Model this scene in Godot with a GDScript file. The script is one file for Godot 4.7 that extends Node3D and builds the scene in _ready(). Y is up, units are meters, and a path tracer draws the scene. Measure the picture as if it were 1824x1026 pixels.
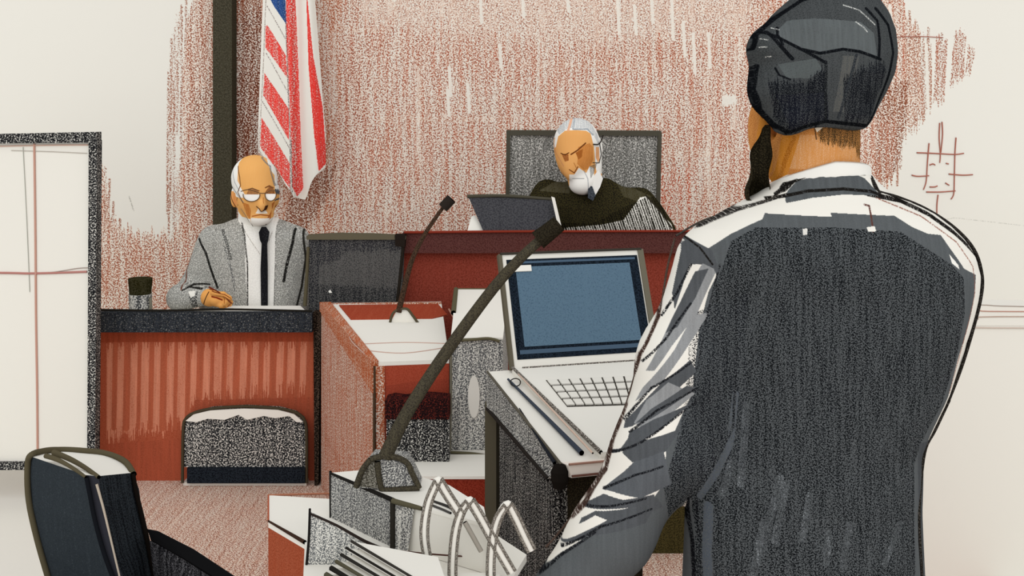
extends Node3D
# A courtroom drawn in marker and coloured pencil, built as a real room: the pigment (pencil grain, marker strokes) is the colour of each surface.

const F := 2000.0       # focal length in pixels of the 1824 x 1026 frame
const HY := 200.0       # the horizon's row
const EYE := 1.45
var paper := Color("e3e0d7")
var tooth := PackedByteArray()
var streak := PackedByteArray()
var mats := {}
var names := {}

# ---------------------------------------------------------------- places
func P(x: float, y: float, d: float) -> Vector3:
	return Vector3((x - 912.0) / F * d, EYE - (y - HY) / F * d, -d)

func on_h(x: float, y: float, h: float) -> Vector3:
	return P(x, y, (EYE - h) * F / (y - HY))

func seen(v: Vector3) -> Vector2:
	return Vector2(912.0 - v.x / v.z * F, HY - (EYE - v.y) / v.z * F)

func V(a: Array) -> PackedVector2Array:
	var o := PackedVector2Array()
	for i in range(0, a.size(), 2):
		o.append(Vector2(a[i], a[i + 1]))
	return o

# ---------------------------------------------------------------- pigment
class Ink:
	var c: Color
	var cov: float      # share of the paper's tooth that takes the pigment
	var sa: float       # how much the strokes vary the coverage
	var tone: float     # how much the strokes vary the tone
	var rag: float      # raggedness of the strokes' ends, in pixels

func ink(hex: String, cov := 1.2, sa := 0.0, tone := 0.0, rag := 0.0) -> Ink:
	var i := Ink.new()
	i.c = Color(hex); i.cov = cov; i.sa = sa; i.tone = tone; i.rag = rag
	return i

class Sheet:
	var host
	var x0: float
	var y0: float
	var x1: float
	var y1: float
	var ss: float
	var w: int
	var h: int
	var d0: float
	var buf: PackedByteArray
	var warp = null

	func to(p: Vector2) -> Vector2:
		if warp != null:
			p = warp.call(p)
		return Vector2((p.x - x0) * ss, (p.y - y0) * ss)

	func dot(i: int, j: int, k, f := 1.0) -> void:
		var t: float = host.tooth[((j + (i >> 8) * 97) & 255) * 256 + ((i + (j >> 8) * 61) & 255)] / 255.0
		var s: float = host.streak[((j >> 4) & 63) * 2048 + (i & 2047)] / 255.0 - 0.5
		var a := clampf((k.cov + k.sa * s * 2.0 - t) * 2.6 + 0.5, 0.0, 1.0) * f
		if a <= 0.0:
			return
		var v: float = 1.0 + k.tone * s * 2.0 + (t - 0.5) * 0.07
		var at := (j * w + i) * 3
		buf[at] = int(clampf(lerpf(buf[at], k.c.r * v * 255.0, a), 0, 255))
		buf[at + 1] = int(clampf(lerpf(buf[at + 1], k.c.g * v * 255.0, a), 0, 255))
		buf[at + 2] = int(clampf(lerpf(buf[at + 2], k.c.b * v * 255.0, a), 0, 255))

	func fill(k) -> void:
		for j in h:
			for i in w:
				dot(i, j, k)

	func poly(a: Array, k) -> void:
		var raw: PackedVector2Array = host.V(a)
		var pts := PackedVector2Array()
		for p in raw:
			pts.append(to(p))
		var lo := w
		var hi := 0
		for p in pts:
			lo = mini(lo, int(floor(p.x)))
			hi = maxi(hi, int(ceil(p.x)))
		for i in range(maxi(lo, 0), mini(hi + 1, w)):
			var cross := []
			var x := i + 0.5
			for n in pts.size():
				var p := pts[n]
				var q := pts[(n + 1) % pts.size()]
				if (p.x <= x) != (q.x <= x):
					cross.append(p.y + (x - p.x) / (q.x - p.x) * (q.y - p.y))
			cross.sort()
			var r1: float = k.rag * (host.streak[7 * 2048 + ((i * 2) & 2047)] / 255.0 - 0.5) * 2.0 * ss
			var r2: float = k.rag * (host.streak[31 * 2048 + ((i * 2) & 2047)] / 255.0 - 0.5) * 2.0 * ss
			for n in range(0, cross.size() - 1, 2):
				for j in range(maxi(int(cross[n] + r1), 0), mini(int(cross[n + 1] + r2), h)):
					dot(i, j, k)

	func line(a: Array, wide: float, k) -> void:
		var raw: PackedVector2Array = host.V(a)
		var pts := PackedVector2Array()
		for p in raw:
			pts.append(to(p))
		var r := maxf(wide * ss * 0.5, 0.5)
		for n in pts.size() - 1:
			var p := pts[n]
			var q := pts[n + 1]
			for j in range(maxi(int(minf(p.y, q.y) - r - 1), 0), mini(int(maxf(p.y, q.y) + r + 2), h)):
				for i in range(maxi(int(minf(p.x, q.x) - r - 1), 0), mini(int(maxf(p.x, q.x) + r + 2), w)):
					var c := Vector2(i + 0.5, j + 0.5)
					var e := Geometry2D.get_closest_point_to_segment(c, p, q).distance_to(c)
					if e < r + 0.5:
						dot(i, j, k, clampf(r + 0.5 - e, 0, 1))

	func dab(x: float, y: float, rx: float, ry: float, k) -> void:
		var a := []
		for n in 20:
			a.append_array([x + rx * cos(n * TAU / 20), y + ry * sin(n * TAU / 20)])
		poly(a, k)

	func uv(v: Vector3) -> Vector2:     # metres along the thing's own x and y
		return Vector2((912.0 + v.x / d0 * 2000.0 - x0) / (x1 - x0), (200.0 + (1.45 - v.y) / d0 * 2000.0 - y0) / (y1 - y0))

	func material() -> StandardMaterial3D:
		var m := StandardMaterial3D.new()
		m.albedo_texture = ImageTexture.create_from_image(Image.create_from_data(w, h, false, Image.FORMAT_RGB8, buf))
		m.texture_repeat = false
		m.roughness = 1.0
		m.specular_mode = BaseMaterial3D.SPECULAR_DISABLED
		return m

func sheet(x0: float, y0: float, x1: float, y1: float, d0: float, base: Color, ss := 1.0) -> Sheet:
	var s := Sheet.new()
	s.host = self
	s.x0 = x0; s.y0 = y0; s.x1 = x1; s.y1 = y1; s.ss = ss; s.d0 = d0
	s.w = int((x1 - x0) * ss); s.h = int((y1 - y0) * ss)
	var im := Image.create_empty(s.w, s.h, false, Image.FORMAT_RGB8)
	im.fill(base)
	s.buf = im.get_data()
	return s

func make_noise() -> void:
	var n := FastNoiseLite.new()
	n.seed = 5
	n.noise_type = FastNoiseLite.TYPE_SIMPLEX_SMOOTH
	n.frequency = 0.3
	n.fractal_octaves = 2
	var a := n.get_seamless_image(256, 256).get_data()
	var count := []
	count.resize(256)
	count.fill(0)
	for b in a:
		count[b] += 1
	var run := 0
	var rank := []
	for c in count:
		run += c
		rank.append(int(255.0 * run / a.size()))
	tooth.resize(a.size())
	for i in a.size():
		tooth[i] = rank[a[i]]
	n.seed = 9
	n.frequency = 0.11
	n.fractal_octaves = 3
	streak = n.get_image(2048, 64).get_data()

func mat(hex: String, inks: Array, d: float) -> StandardMaterial3D:   # pencil and marker over a ground colour, in metres
	var key := "%s %s %.1f" % [hex, ",".join(inks.map(func(k): return "%s %s %s %s" % [k.c, k.cov, k.sa, k.tone])), d]
	if mats.has(key):
		return mats[key]
	var s := sheet(0, 0, 256, 256, 1, Color(hex))
	for k in inks:
		s.fill(k)
	var m := s.material()
	m.texture_repeat = true
	m.uv1_triplanar = true
	m.uv1_world_triplanar = true
	m.uv1_triplanar_sharpness = 8.0
	m.uv1_scale = Vector3.ONE / (256.0 * d / F)
	mats[key] = m
	return m

func flat(hex: String) -> StandardMaterial3D:
	if not mats.has(hex):
		var m := StandardMaterial3D.new()
		m.albedo_color = Color(hex)
		m.roughness = 1.0
		m.specular_mode = BaseMaterial3D.SPECULAR_DISABLED
		mats[hex] = m
	return mats[hex]

# ---------------------------------------------------------------- things
func numbered(called: String) -> String:
	var n: int = names.get(called, 0)
	names[called] = n + 1
	return called if n == 0 else "%s_%03d" % [called, n]

func tag(o: Node3D, label: String, category: String, group := "") -> Node3D:
	o.set_meta("label", label)
	o.set_meta("category", category)
	if group:
		o.set_meta("group", group)
	return o

func thing(called: String, at: Vector3, label: String, category: String, group := "") -> Node3D:
	var o := Node3D.new()
	o.name = numbered(called)
	add_child(o)
	o.position = at
	return tag(o, label, category, group)

func put(called: String, mesh: Mesh, m: Material, parent: Node3D = self, label := "") -> MeshInstance3D:
	var o := MeshInstance3D.new()
	o.mesh = mesh
	o.material_override = m
	o.name = numbered(called) if parent == self else called
	parent.add_child(o, true)
	if parent != self:
		o.position = -parent.global_position
	if label:
		o.set_meta("label", label)
	return o

func struct(o: Node3D) -> Node3D:
	o.set_meta("kind", "structure")
	return o

# ---------------------------------------------------------------- shapes
func face(st: SurfaceTool, pts: Array, s: Sheet = null) -> void:      # counter-clockwise seen from outside
	var n := Vector3.ZERO
	for i in pts.size():
		n += pts[i].cross(pts[(i + 1) % pts.size()])
	n = n.normalized()
	var order := PackedInt32Array()
	if pts.size() > 4:
		var a: Vector3 = (pts[1] - pts[0]).normalized()
		var b := n.cross(a)
		var flat2 := PackedVector2Array()
		for p in pts:
			flat2.append(Vector2(p.dot(a), p.dot(b)))
		order = Geometry2D.triangulate_polygon(flat2)
	if order.is_empty():
		for i in range(1, pts.size() - 1):
			order.append_array([0, i, i + 1])
	for i in range(0, order.size(), 3):
		var t := [pts[order[i]], pts[order[i + 1]], pts[order[i + 2]]]
		if (t[1] - t[0]).cross(t[2] - t[0]).dot(n) > 0.0:
			t.reverse()
		for v in t:
			st.set_normal(n)
			if s:
				st.set_uv(s.uv(v))
			st.add_vertex(v)

func prism(top: Array, bottom: Array, s: Sheet = null, st: SurfaceTool = null) -> Mesh:
	var alone := st == null
	if alone:
		st = SurfaceTool.new()
		st.begin(Mesh.PRIMITIVE_TRIANGLES)
	var n := Vector3.ZERO
	var apart := Vector3.ZERO
	for i in top.size():
		n += top[i].cross(top[(i + 1) % top.size()])
		apart += top[i] - bottom[i]
	top = top.duplicate()
	bottom = bottom.duplicate()
	if n.dot(apart) < 0.0:
		top.reverse()
		bottom.reverse()
	face(st, top, s)
	for i in top.size():
		var j := (i + 1) % top.size()
		face(st, [bottom[i], bottom[j], top[j], top[i]], s)
	bottom.reverse()
	face(st, bottom, s)
	return st.commit() if alone else null

func column(top: Array, h: float, s: Sheet = null) -> Mesh:      # straight down to the height h
	var b := []
	for p in top:
		b.append(Vector3(p.x, h, p.z))
	return prism(top, b, s)

func slab(front: Array, thick: float, s: Sheet = null) -> Mesh:  # straight back along -z
	var b := []
	for p in front:
		b.append(p + Vector3(0, 0, -thick))
	return prism(front, b, s)

func box(lo: Vector3, hi: Vector3, s: Sheet = null) -> Mesh:
	return column([Vector3(lo.x, hi.y, lo.z), Vector3(hi.x, hi.y, lo.z), Vector3(hi.x, hi.y, hi.z), Vector3(lo.x, hi.y, hi.z)], lo.y, s)

func tube(pts: Array, r0: float, r1 := -1.0, sides := 8, smooth := true, flatten := 1.0) -> Mesh:
	if r1 < 0.0:
		r1 = r0
	var path := []
	if smooth and pts.size() > 2:
		for i in pts.size() - 1:
			var a: Vector3 = pts[maxi(i - 1, 0)]
			var d: Vector3 = pts[mini(i + 2, pts.size() - 1)]
			for k in 5:
				path.append(pts[i].cubic_interpolate(pts[i + 1], a, d, k / 5.0))
		path.append(pts[-1])
	else:
		path = pts
	var st := SurfaceTool.new()
	st.begin(Mesh.PRIMITIVE_TRIANGLES)
	var rings := []
	var up := Vector3(0.02, 0.05, 1).normalized()
	for i in path.size():
		var t: Vector3 = (path[mini(i + 1, path.size() - 1)] - path[maxi(i - 1, 0)]).normalized()
		var a := t.cross(up).normalized()
		if t.cross(up).length() < 0.01:
			a = t.cross(Vector3.UP).normalized()
		var b := t.cross(a).normalized()
		var r := lerpf(r0, r1, float(i) / maxf(path.size() - 1, 1))
		var ring := []
		for k in sides:
			var g := TAU * k / sides
			ring.append([path[i] + (a * cos(g) + b * sin(g) * flatten) * r, (a * cos(g) + b * sin(g)).normalized()])
		rings.append(ring)
	for i in rings.size() - 1:
		for k in sides:
			var l := (k + 1) % sides
			var q := [rings[i][k], rings[i][l], rings[i + 1][l], rings[i + 1][k]]
			for n in [0, 2, 1, 0, 3, 2]:
				st.set_normal(q[n][1])
				st.add_vertex(q[n][0])
	for e in [0, rings.size() - 1]:
		var t: Vector3 = (path[e] - path[1 if e == 0 else e - 1]).normalized()
		for k in sides:
			for v in ([path[e], rings[e][(k + 1) % sides][0], rings[e][k][0]] if e == 0 else [path[e], rings[e][k][0], rings[e][(k + 1) % sides][0]]):
				st.set_normal(t)
				st.add_vertex(v)
	return st.commit()

func pl(a: Array, d) -> Array:          # pixel pairs at one depth, or at depths from a list
	var o := []
	for i in range(0, a.size(), 2):
		o.append(P(a[i], a[i + 1], d if d is float else d[i / 2]))
	return o

func lathe(at: Vector3, profile: Array, sides := 20) -> Mesh:     # [radius, height] pairs
	var st := SurfaceTool.new()
	st.begin(Mesh.PRIMITIVE_TRIANGLES)
	for i in profile.size() - 1:
		for k in sides:
			var q := []
			for e in [[i, k], [i, k + 1], [i + 1, k + 1], [i + 1, k]]:
				var g: float = TAU * e[1] / sides
				q.append(at + Vector3(cos(g) * profile[e[0]][0], profile[e[0]][1], sin(g) * profile[e[0]][0]))
			for n in [0, 2, 1, 0, 3, 2]:
				st.set_smooth_group(i)
				st.add_vertex(q[n])
	st.generate_normals()
	return st.commit()

# ---------------------------------------------------------------- bodies: a distance field meshed as surface nets
class Ball:
	var c: Vector3
	var r: Vector3
	func d(p: Vector3) -> float:
		var q := (p - c) / r
		var k0 := q.length()
		var k1 := (q / r).length()
		return k0 * (k0 - 1.0) / maxf(k1, 1e-6)

class Bone:
	var a: Vector3
	var b: Vector3
	var ra: float
	var rb: float
	func d(p: Vector3) -> float:
		var e := b - a
		var t := clampf((p - a).dot(e) / e.length_squared(), 0.0, 1.0)
		return p.distance_to(a + e * t) - lerpf(ra, rb, t)

class Trunk:
	var rows: Array       # [y, centre x, half width, centre z, half depth], from the top down
	func d(p: Vector3) -> float:
		var y: float = clampf(p.y, rows[-1][0], rows[0][0])
		var i := 0
		while i < rows.size() - 2 and rows[i + 1][0] > y:
			i += 1
		var a: Array = rows[i]
		var b: Array = rows[i + 1]
		var t: float = clampf((a[0] - y) / maxf(a[0] - b[0], 1e-6), 0.0, 1.0)
		var hw: float = lerpf(a[2], b[2], t)
		var hz: float = lerpf(a[4], b[4], t)
		var u: float = absf(p.x - lerpf(a[1], b[1], t)) / hw
		var v: float = absf(p.z - lerpf(a[3], b[3], t)) / hz
		var f: float = (pow(pow(u, 2.3) + pow(v, 2.3), 1.0 / 2.3) - 1.0) * minf(hw, hz)
		var over: float = maxf(p.y - rows[0][0], rows[-1][0] - p.y)
		return maxf(f, over)

func ball(x: float, y: float, d: float, rx: float, ry: float, rz: float) -> Ball:
	var o := Ball.new()
	o.c = P(x, y, d)
	o.r = Vector3(rx * d / F, ry * d / F, rz)
	return o

func bone(x: float, y: float, d: float, r: float, x2: float, y2: float, d2: float, r2: float) -> Bone:
	var o := Bone.new()
	o.a = P(x, y, d); o.b = P(x2, y2, d2); o.ra = r * d / F; o.rb = r2 * d2 / F
	return o

func bone_m(a: Vector3, b: Vector3, ra: float, rb: float) -> Bone:
	var o := Bone.new()
	o.a = a; o.b = b; o.ra = ra; o.rb = rb
	return o

func trunk(a: Array, d: float, hz: float) -> Trunk:    # [row, left, right, depth share] in pixels at the depth d
	var o := Trunk.new()
	for r in a:
		var l := P(r[1], r[0], d)
		var q := P(r[2], r[0], d)
		o.rows.append([l.y, (l.x + q.x) / 2, (q.x - l.x) / 2, -d, hz * r[3]])
	return o

func dist(prims: Array, k: float, p: Vector3) -> float:
	var f: float = prims[0].d(p)
	for i in range(1, prims.size()):
		var g: float = prims[i].d(p)
		if k > 0.0:
			var h := maxf(k - absf(f - g), 0.0) / k
			f = minf(f, g) - h * h * k * 0.25
		else:
			f = minf(f, g)
	return f

func hit(prims: Array, k: float, x: float, y: float, near: float, far: float) -> float:
	var best := 1e9
	var at := (near + far) / 2
	var n := 40
	for i in n + 1:
		var d := lerpf(near, far, float(i) / n)
		var f := dist(prims, k, P(x, y, d))
		if f < 0.0:
			return d
		if f < best:
			best = f
			at = d
	return at

func nets(prims: Array, k: float, lo: Vector3, hi: Vector3, cell: float) -> Array:
	var nx := int((hi.x - lo.x) / cell) + 2
	var ny := int((hi.y - lo.y) / cell) + 2
	var nz := int((hi.z - lo.z) / cell) + 2
	var val := PackedFloat32Array()
	val.resize(nx * ny * nz)
	val.fill(1.0)
	# a coarse pass first: only blocks near the surface are sampled finely
	var blk := 4
	for bz in range(0, nz, blk):
		for by in range(0, ny, blk):
			for bx in range(0, nx, blk):
				var c := lo + (Vector3(bx, by, bz) + Vector3.ONE * (blk - 1) * 0.5) * cell
				var f := dist(prims, k, c)
				var far := absf(f) > cell * blk * 1.6 + 0.02
				for z in range(bz, mini(bz + blk, nz)):
					for y in range(by, mini(by + blk, ny)):
						for x in range(bx, mini(bx + blk, nx)):
							val[(z * ny + y) * nx + x] = f if far else dist(prims, k, lo + Vector3(x, y, z) * cell)
	var where := PackedInt32Array()
	where.resize(nx * ny * nz)
	where.fill(-1)
	var pts := PackedVector3Array()
	var tris := PackedInt32Array()
	var off := [0, 1, nx, nx + 1, nx * ny, nx * ny + 1, nx * ny + nx, nx * ny + nx + 1]
	var pos := [Vector3(0, 0, 0), Vector3(1, 0, 0), Vector3(0, 1, 0), Vector3(1, 1, 0), Vector3(0, 0, 1), Vector3(1, 0, 1), Vector3(0, 1, 1), Vector3(1, 1, 1)]
	var edges := [[0, 1], [2, 3], [4, 5], [6, 7], [0, 2], [1, 3], [4, 6], [5, 7], [0, 4], [1, 5], [2, 6], [3, 7]]
	for z in nz - 1:
		for y in ny - 1:
			for x in nx - 1:
				var at := (z * ny + y) * nx + x
				var first := val[at] < 0.0
				var mixed := false
				for n in range(1, 8):
					if (val[at + off[n]] < 0.0) != first:
						mixed = true
						break
				if not mixed:
					continue
				var sum := Vector3.ZERO
				var num := 0
				for e in edges:
					var a := val[at + off[e[0]]]
					var b := val[at + off[e[1]]]
					if (a < 0.0) != (b < 0.0):
						sum += pos[e[0]].lerp(pos[e[1]], a / (a - b))
						num += 1
				where[at] = pts.size()
				pts.append(lo + (Vector3(x, y, z) + sum / num) * cell)
	var sx := 1
	var sy := nx
	var sz := nx * ny
	for z in range(1, nz - 1):
		for y in range(1, ny - 1):
			for x in range(1, nx - 1):
				var at := (z * ny + y) * nx + x
				var a := val[at] < 0.0
				for ax in [[sx, sy, sz], [sy, sz, sx], [sz, sx, sy]]:
					if (val[at + ax[0]] < 0.0) != a:
						var q := [where[at], where[at - ax[1]], where[at - ax[1] - ax[2]], where[at - ax[2]]]
						if -1 in q:
							continue
						if a:
							tris.append_array([q[0], q[2], q[1], q[0], q[3], q[2]])
						else:
							tris.append_array([q[0], q[1], q[2], q[0], q[2], q[3]])
	var nor := PackedVector3Array()
	nor.resize(pts.size())
	for i in pts.size():
		var p := pts[i]
		var e := cell * 0.5
		var f := dist(prims, k, p)
		nor[i] = Vector3(dist(prims, k, p + Vector3(e, 0, 0)) - f, dist(prims, k, p + Vector3(0, e, 0)) - f, dist(prims, k, p + Vector3(0, 0, e)) - f).normalized()
	return [pts, nor, tris]

func pnets(prims: Array, k: float, lo: Vector3, hi: Vector3, cell: float) -> Array:    # the same inside a block of the view from one depth to another
	var a := seen(lo)
	var b := seen(hi)
	var l := Vector3(1e9, 1e9, lo.z)
	var h := Vector3(-1e9, -1e9, hi.z)
	for d in [-lo.z, -hi.z]:
		for p in [P(a.x, a.y, d), P(b.x, b.y, d)]:
			l = Vector3(minf(l.x, p.x), minf(l.y, p.y), l.z)
			h = Vector3(maxf(h.x, p.x), maxf(h.y, p.y), h.z)
	return nets(prims, k, l, h, cell)

func skin(net: Array, s: Sheet, region = null, outside := []) -> Mesh:    # the net's faces inside a region (or outside all the given ones)
	var pts: PackedVector3Array = net[0]
	var tris: PackedInt32Array = net[2]
	var st := SurfaceTool.new()
	st.begin(Mesh.PRIMITIVE_TRIANGLES)
	for i in range(0, tris.size(), 3):
		var c := seen((pts[tris[i]] + pts[tris[i + 1]] + pts[tris[i + 2]]) / 3.0)
		if region != null and not Geometry2D.is_point_in_polygon(c, region):
			continue
		var skip := false
		for r in outside:
			if Geometry2D.is_point_in_polygon(c, r):
				skip = true
		if skip:
			continue
		for n in 3:
			var v := tris[i + n]
			st.set_normal(net[1][v])
			if s:
				st.set_uv(s.uv(pts[v]))
			st.add_vertex(pts[v])
	return st.commit()

func on_body(s: Sheet, prims: Array, k: float, near: float, far: float) -> void:   # where a mark drawn from the front falls on the cloth
	s.warp = func(p: Vector2) -> Vector2:
		var v := P(p.x, p.y, hit(prims, k, p.x, p.y, near, far))
		return Vector2(912.0 + v.x / s.d0 * F, HY + (EYE - v.y) / s.d0 * F)

# ---------------------------------------------------------------- the scene
func _ready() -> void:
	var cam := Camera3D.new()
	cam.name = "camera"
	cam.projection = Camera3D.PROJECTION_FRUSTUM
	cam.near = 0.05
	cam.far = 50.0
	cam.size = 1026.0 / F * 0.05
	cam.frustum_offset = Vector2(0, -(513.0 - HY) / F * 0.05)
	cam.position = Vector3(0, EYE, 0)
	add_child(cam)
	cam.current = true
	var env := Environment.new()
	env.background_mode = Environment.BG_COLOR
	env.background_color = Color(1, 1, 1)
	env.tonemap_mode = Environment.TONE_MAPPER_LINEAR
	env.tonemap_exposure = 0.78
	env.sdfgi_enabled = true
	env.ssao_enabled = true
	env.ssil_enabled = true
	var front_fill := DirectionalLight3D.new()
	front_fill.name = "added_front_fill"  # soft fill added from above the camera to brighten front faces; no window here
	front_fill.light_energy = 0.55
	front_fill.light_angular_distance = 80.0
	front_fill.shadow_enabled = true
	add_child(front_fill)
	front_fill.look_at_from_position(Vector3(0, 4.0, 6.0), Vector3(0, 0.6, 0))
	var around := WorldEnvironment.new()
	around.name = "surroundings"
	around.environment = env
	add_child(around)
	make_noise()
	room()
	flag()
	board()
	bench()
	judge()
	witness_stand()
	witness()
	middle()
	lectern()
	near_table()
	office_chair()
	speaker_man()

func room() -> void:
	var s := sheet(-100, -150, 1940, 730, 5.8, paper)
	var field := [326, 120, 330, 60, 338, 20, 352, -20, 365, -160, 1600, -160, 1612, 20, 1640, 60, 1640, 200, 1600, 260, 1585, 330, 1540, 345, 1340, 345, 1330, 600, 180, 600, 176, 300, 186, 300, 196, 395, 220, 408, 262, 420, 318, 415, 322, 300, 326, 230]
	var b := ink("9c6650", 0.37, 0.34, 0.12, 24)
	var dk := ink("7a3f29", 0.52, 0.28, 0.12, 14)
	var md := ink("9a5a44", 0.36, 0.3, 0.12, 16)
	# the hatched field, stroke ends ragged: a pale wash of pencil dust, then brown, rust and plum strokes
	s.poly(field, ink("ecd9c8", 0.75, 0.3, 0.0, 24))
	s.poly(field, b)
	s.poly(field, ink("5e3a34", 0.10, 0.16, 0.1, 24))
	s.poly(field, ink("b4553a", 0.08, 0.2, 0.1, 24))
	s.poly([298, 130, 304, 60, 326, 20, 326, 420, 300, 420, 302, 300], ink("a87a66", 0.1, 0.5, 0.1, 30))
	s.poly([335, 20, 400, -40, 400, 420, 330, 430], ink("8a4c38", 0.3, 0.3, 0.1, 20))
	s.poly([412, -60, 610, -60, 600, 420, 412, 420], ink("a2593c", 0.28, 0.3, 0.1, 20))
	s.poly([1612, 70, 1660, 75, 1660, 190, 1612, 250], b)
	s.poly([1668, 70, 1688, 75, 1682, 180, 1662, 190], md)
	s.poly([1700, 58, 1722, 62, 1716, 140, 1692, 150], md)
	s.poly([1724, 85, 1738, 90, 1730, 130, 1718, 140], md)
	s.poly([1560, 160, 1620, 140, 1612, 240, 1590, 325, 1560, 320], dk)
	s.poly([412, -20, 462, -20, 470, 110, 458, 300, 412, 300], dk)
	s.poly([412, 120, 460, 130, 455, 260, 412, 280], dk)
	s.poly([412, 40, 466, 20, 460, 290, 412, 300], ink("5e2c1c", 0.4, 0.3, 0.1, 20))
	s.poly([345, 180, 379, 120, 379, 400, 345, 420], ink("6e3a28", 0.28, 0.3, 0.1, 20))
	s.poly([520, 340, 575, 300, 560, 370, 530, 425, 505, 425], ink("5e2c1c", 0.3, 0.3, 0.1, 14))
	s.poly([520, 330, 600, 290, 590, 340, 540, 420, 500, 420], dk)
	s.poly([176, 430, 320, 440, 320, 560, 176, 560], md)
	s.poly([345, 300, 380, 250, 380, 430, 335, 440], md)
	s.poly([1165, 300, 1240, 300, 1240, 420, 1165, 420], ink("b0452c", 0.14, 0.3, 0.1, 20))
	s.poly([1520, 220, 1600, 210, 1590, 320, 1520, 330], md)
	s.poly([610, 90, 660, 80, 650, 360, 600, 370], ink("8a3f2a", 0.12, 0.3, 0.1, 30))
	# loose single strokes at the field's left and right borders
	for q in [[298, 130, 250], [303, 70, 300], [309, 50, 410], [316, 40, 200], [300, 330, 90], [322, 10, 300], [330, -20, 120], [186, 300, 120], [193, 320, 90], [200, 360, 60], [212, 390, 60], [345, -40, 60], [1618, 20, 60], [1630, 40, 180], [1604, 240, 60], [1598, 260, 70], [1652, 50, 60], [1676, 60, 30]]:
		s.line([q[0] + 2, q[1], q[0], q[1] + q[2]], 4, ink("95604c", 0.42, 0.4, 0.1))
	# bare paper showing between strokes
	for q in [[800, 120, 50], [797, 160, 46], [833, 150, 50], [1100, -10, 70], [1196, -20, 90], [1217, 40, 60], [1235, 60, 70], [1160, -20, 60], [930, -20, 50], [700, -30, 30], [1262, 60, 60], [1130, 10, 50], [1010, -20, 40], [890, 80, 40], [855, -20, 60], [1650, 80, 110], [1585, 10, 40]]:
		s.line([q[0], q[1], q[0] + 3, q[1] + q[2]], 6, ink("e6e0d5", 0.62, 0.4))
	for q in [[596, 60], [745, 120], [1105, 150], [1265, 200], [960, 60], [1310, 80]]:
		s.line([q[0], q[1], q[0] - 2, q[1] + 150], 5, ink("e6e0d5", 0.2, 0.4))
	s.poly([640, -60, 1330, -60, 1330, 60, 1000, 80, 640, 40], ink("e6e0d5", 0.08, 0.55, 0, 40))
	s.poly([1286, 172, 1310, 168, 1312, 186, 1286, 190], ink("e6e0d5", 0.8, 0.3, 0, 6))
	# thin pencil lines: paper ruling
	s.line([1640, 400, 1700, 388, 1824, 402], 1, ink("b9b6ad", 0.5))
	s.line([230, 350, 238, 375], 1.5, ink("a09c92", 0.7))
	var w := struct(put("wall_back", box(P(-700, 0, 5.95) * Vector3(1, 0, 1), Vector3(P(2500, 0, 5.8).x, 2.5, -5.8), s), s.material()))
	w.set_meta("label", "off-white back wall with brown pencil-hatched panelling")
	# floor: white, with a hatched carpet laid level in it
	var lv := -0.012
	struct(put("floor", box(Vector3(-4.4, -0.1, -5.8), Vector3(4.4, lv, 0.4)), flat("e3e0d7"))).set_meta("label", "white floor around the rust-brown carpet")
	var rug := tag(put("carpet", column([Vector3(-1.6, 0, -5.7), Vector3(1.5, 0, -5.7), Vector3(1.5, 0, 0.3), Vector3(-1.0, 0, 0.3), Vector3(-1.0, 0, -2.0), Vector3(-1.3, 0, -3.5), Vector3(-1.6, 0, -4.4)], lv), mat("e3dcd0", [ink("ecd9c8", 0.8, 0.3), ink("a0664e", 0.42, 0.2, 0.1), ink("b4553a", 0.1, 0.2), ink("6b4034", 0.1, 0.2)], 3.8)), "rust-brown hatched carpet covering the courtroom floor", "carpet")
	# dark post against the wall
	struct(put("trim_1", box(Vector3(P(379, 0, 5.7).x, 0, -5.8), Vector3(P(413, 0, 5.7).x, 2.5, -5.7)), mat("4b473a", [ink("38352a", 0.5, 0.3, 0.2)], 5.7))).set_meta("label", "dark olive vertical post against the hatched wall")
	# low white partition at the right
	var r := Node3D.new()
	r.name = "wall_right"
	add_child(r)
	struct(r).set_meta("label", "low white partition with faint pencil-lined rail at the right")
	r.position = P(1900, 1028, 3.5) * Vector3(1, 0, 1)
	var wm := flat("e3e0d7")
	put("panel", slab(pl([1560, 560, 2250, 560, 2250, 1028.5, 1560, 1028.5], 3.5), 0.10), wm, r)
	put("rail", slab(pl([1556, 543, 2254, 547, 2254, 580, 1556, 580], 3.498), 0.106), wm, r)
	put("rail_line", tube(pl([1556, 543, 1740, 543, 1824, 546, 2254, 552], 3.497), 0.0011), flat("8f7f74"), r)
	put("rail_line", tube(pl([1556, 554, 1730, 553, 1800, 555, 2254, 555], 3.497), 0.0016), flat("b98f80"), r)
	put("rail_line", tube(pl([1556, 570, 1732, 569, 1780, 564, 2254, 566], 3.497), 0.0016), flat("b39c8e"), r)
	put("rail_line", tube(pl([1556, 579, 1728, 580, 1770, 584, 2254, 584], 3.497), 0.0018), flat("c9b8ac"), r)
	# sketched emblem on the wall
	var e := thing("wall_emblem", P(1682, 385, 5.79), "unfinished wall emblem of thin reddish crossed strokes right of the standing man", "emblem")
	for q in [[1674, 219, 1673, 245, 1675, 275, 1674, 290], [1678, 217, 1679, 240, 1676, 272], [1633, 272, 1660, 273, 1700, 275, 1717, 273], [1655, 255, 1652, 290, 1650, 322, 1645, 338], [1703, 245, 1701, 275, 1700, 320, 1699, 345, 1694, 355], [1624, 312, 1635, 314, 1655, 313], [1690, 310, 1715, 312, 1733, 311], [1650, 342, 1675, 342, 1702, 340], [1671, 347, 1669, 365, 1669, 384], [1656, 294, 1662, 292, 1666, 294], [1685, 291, 1690, 292], [1656, 333, 1665, 333, 1670, 331], [1684, 326, 1691, 330]]:
		put("stroke", tube(pl(q, 5.797), 0.0035, 0.0028, 6), flat("a8695a"), e)
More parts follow.
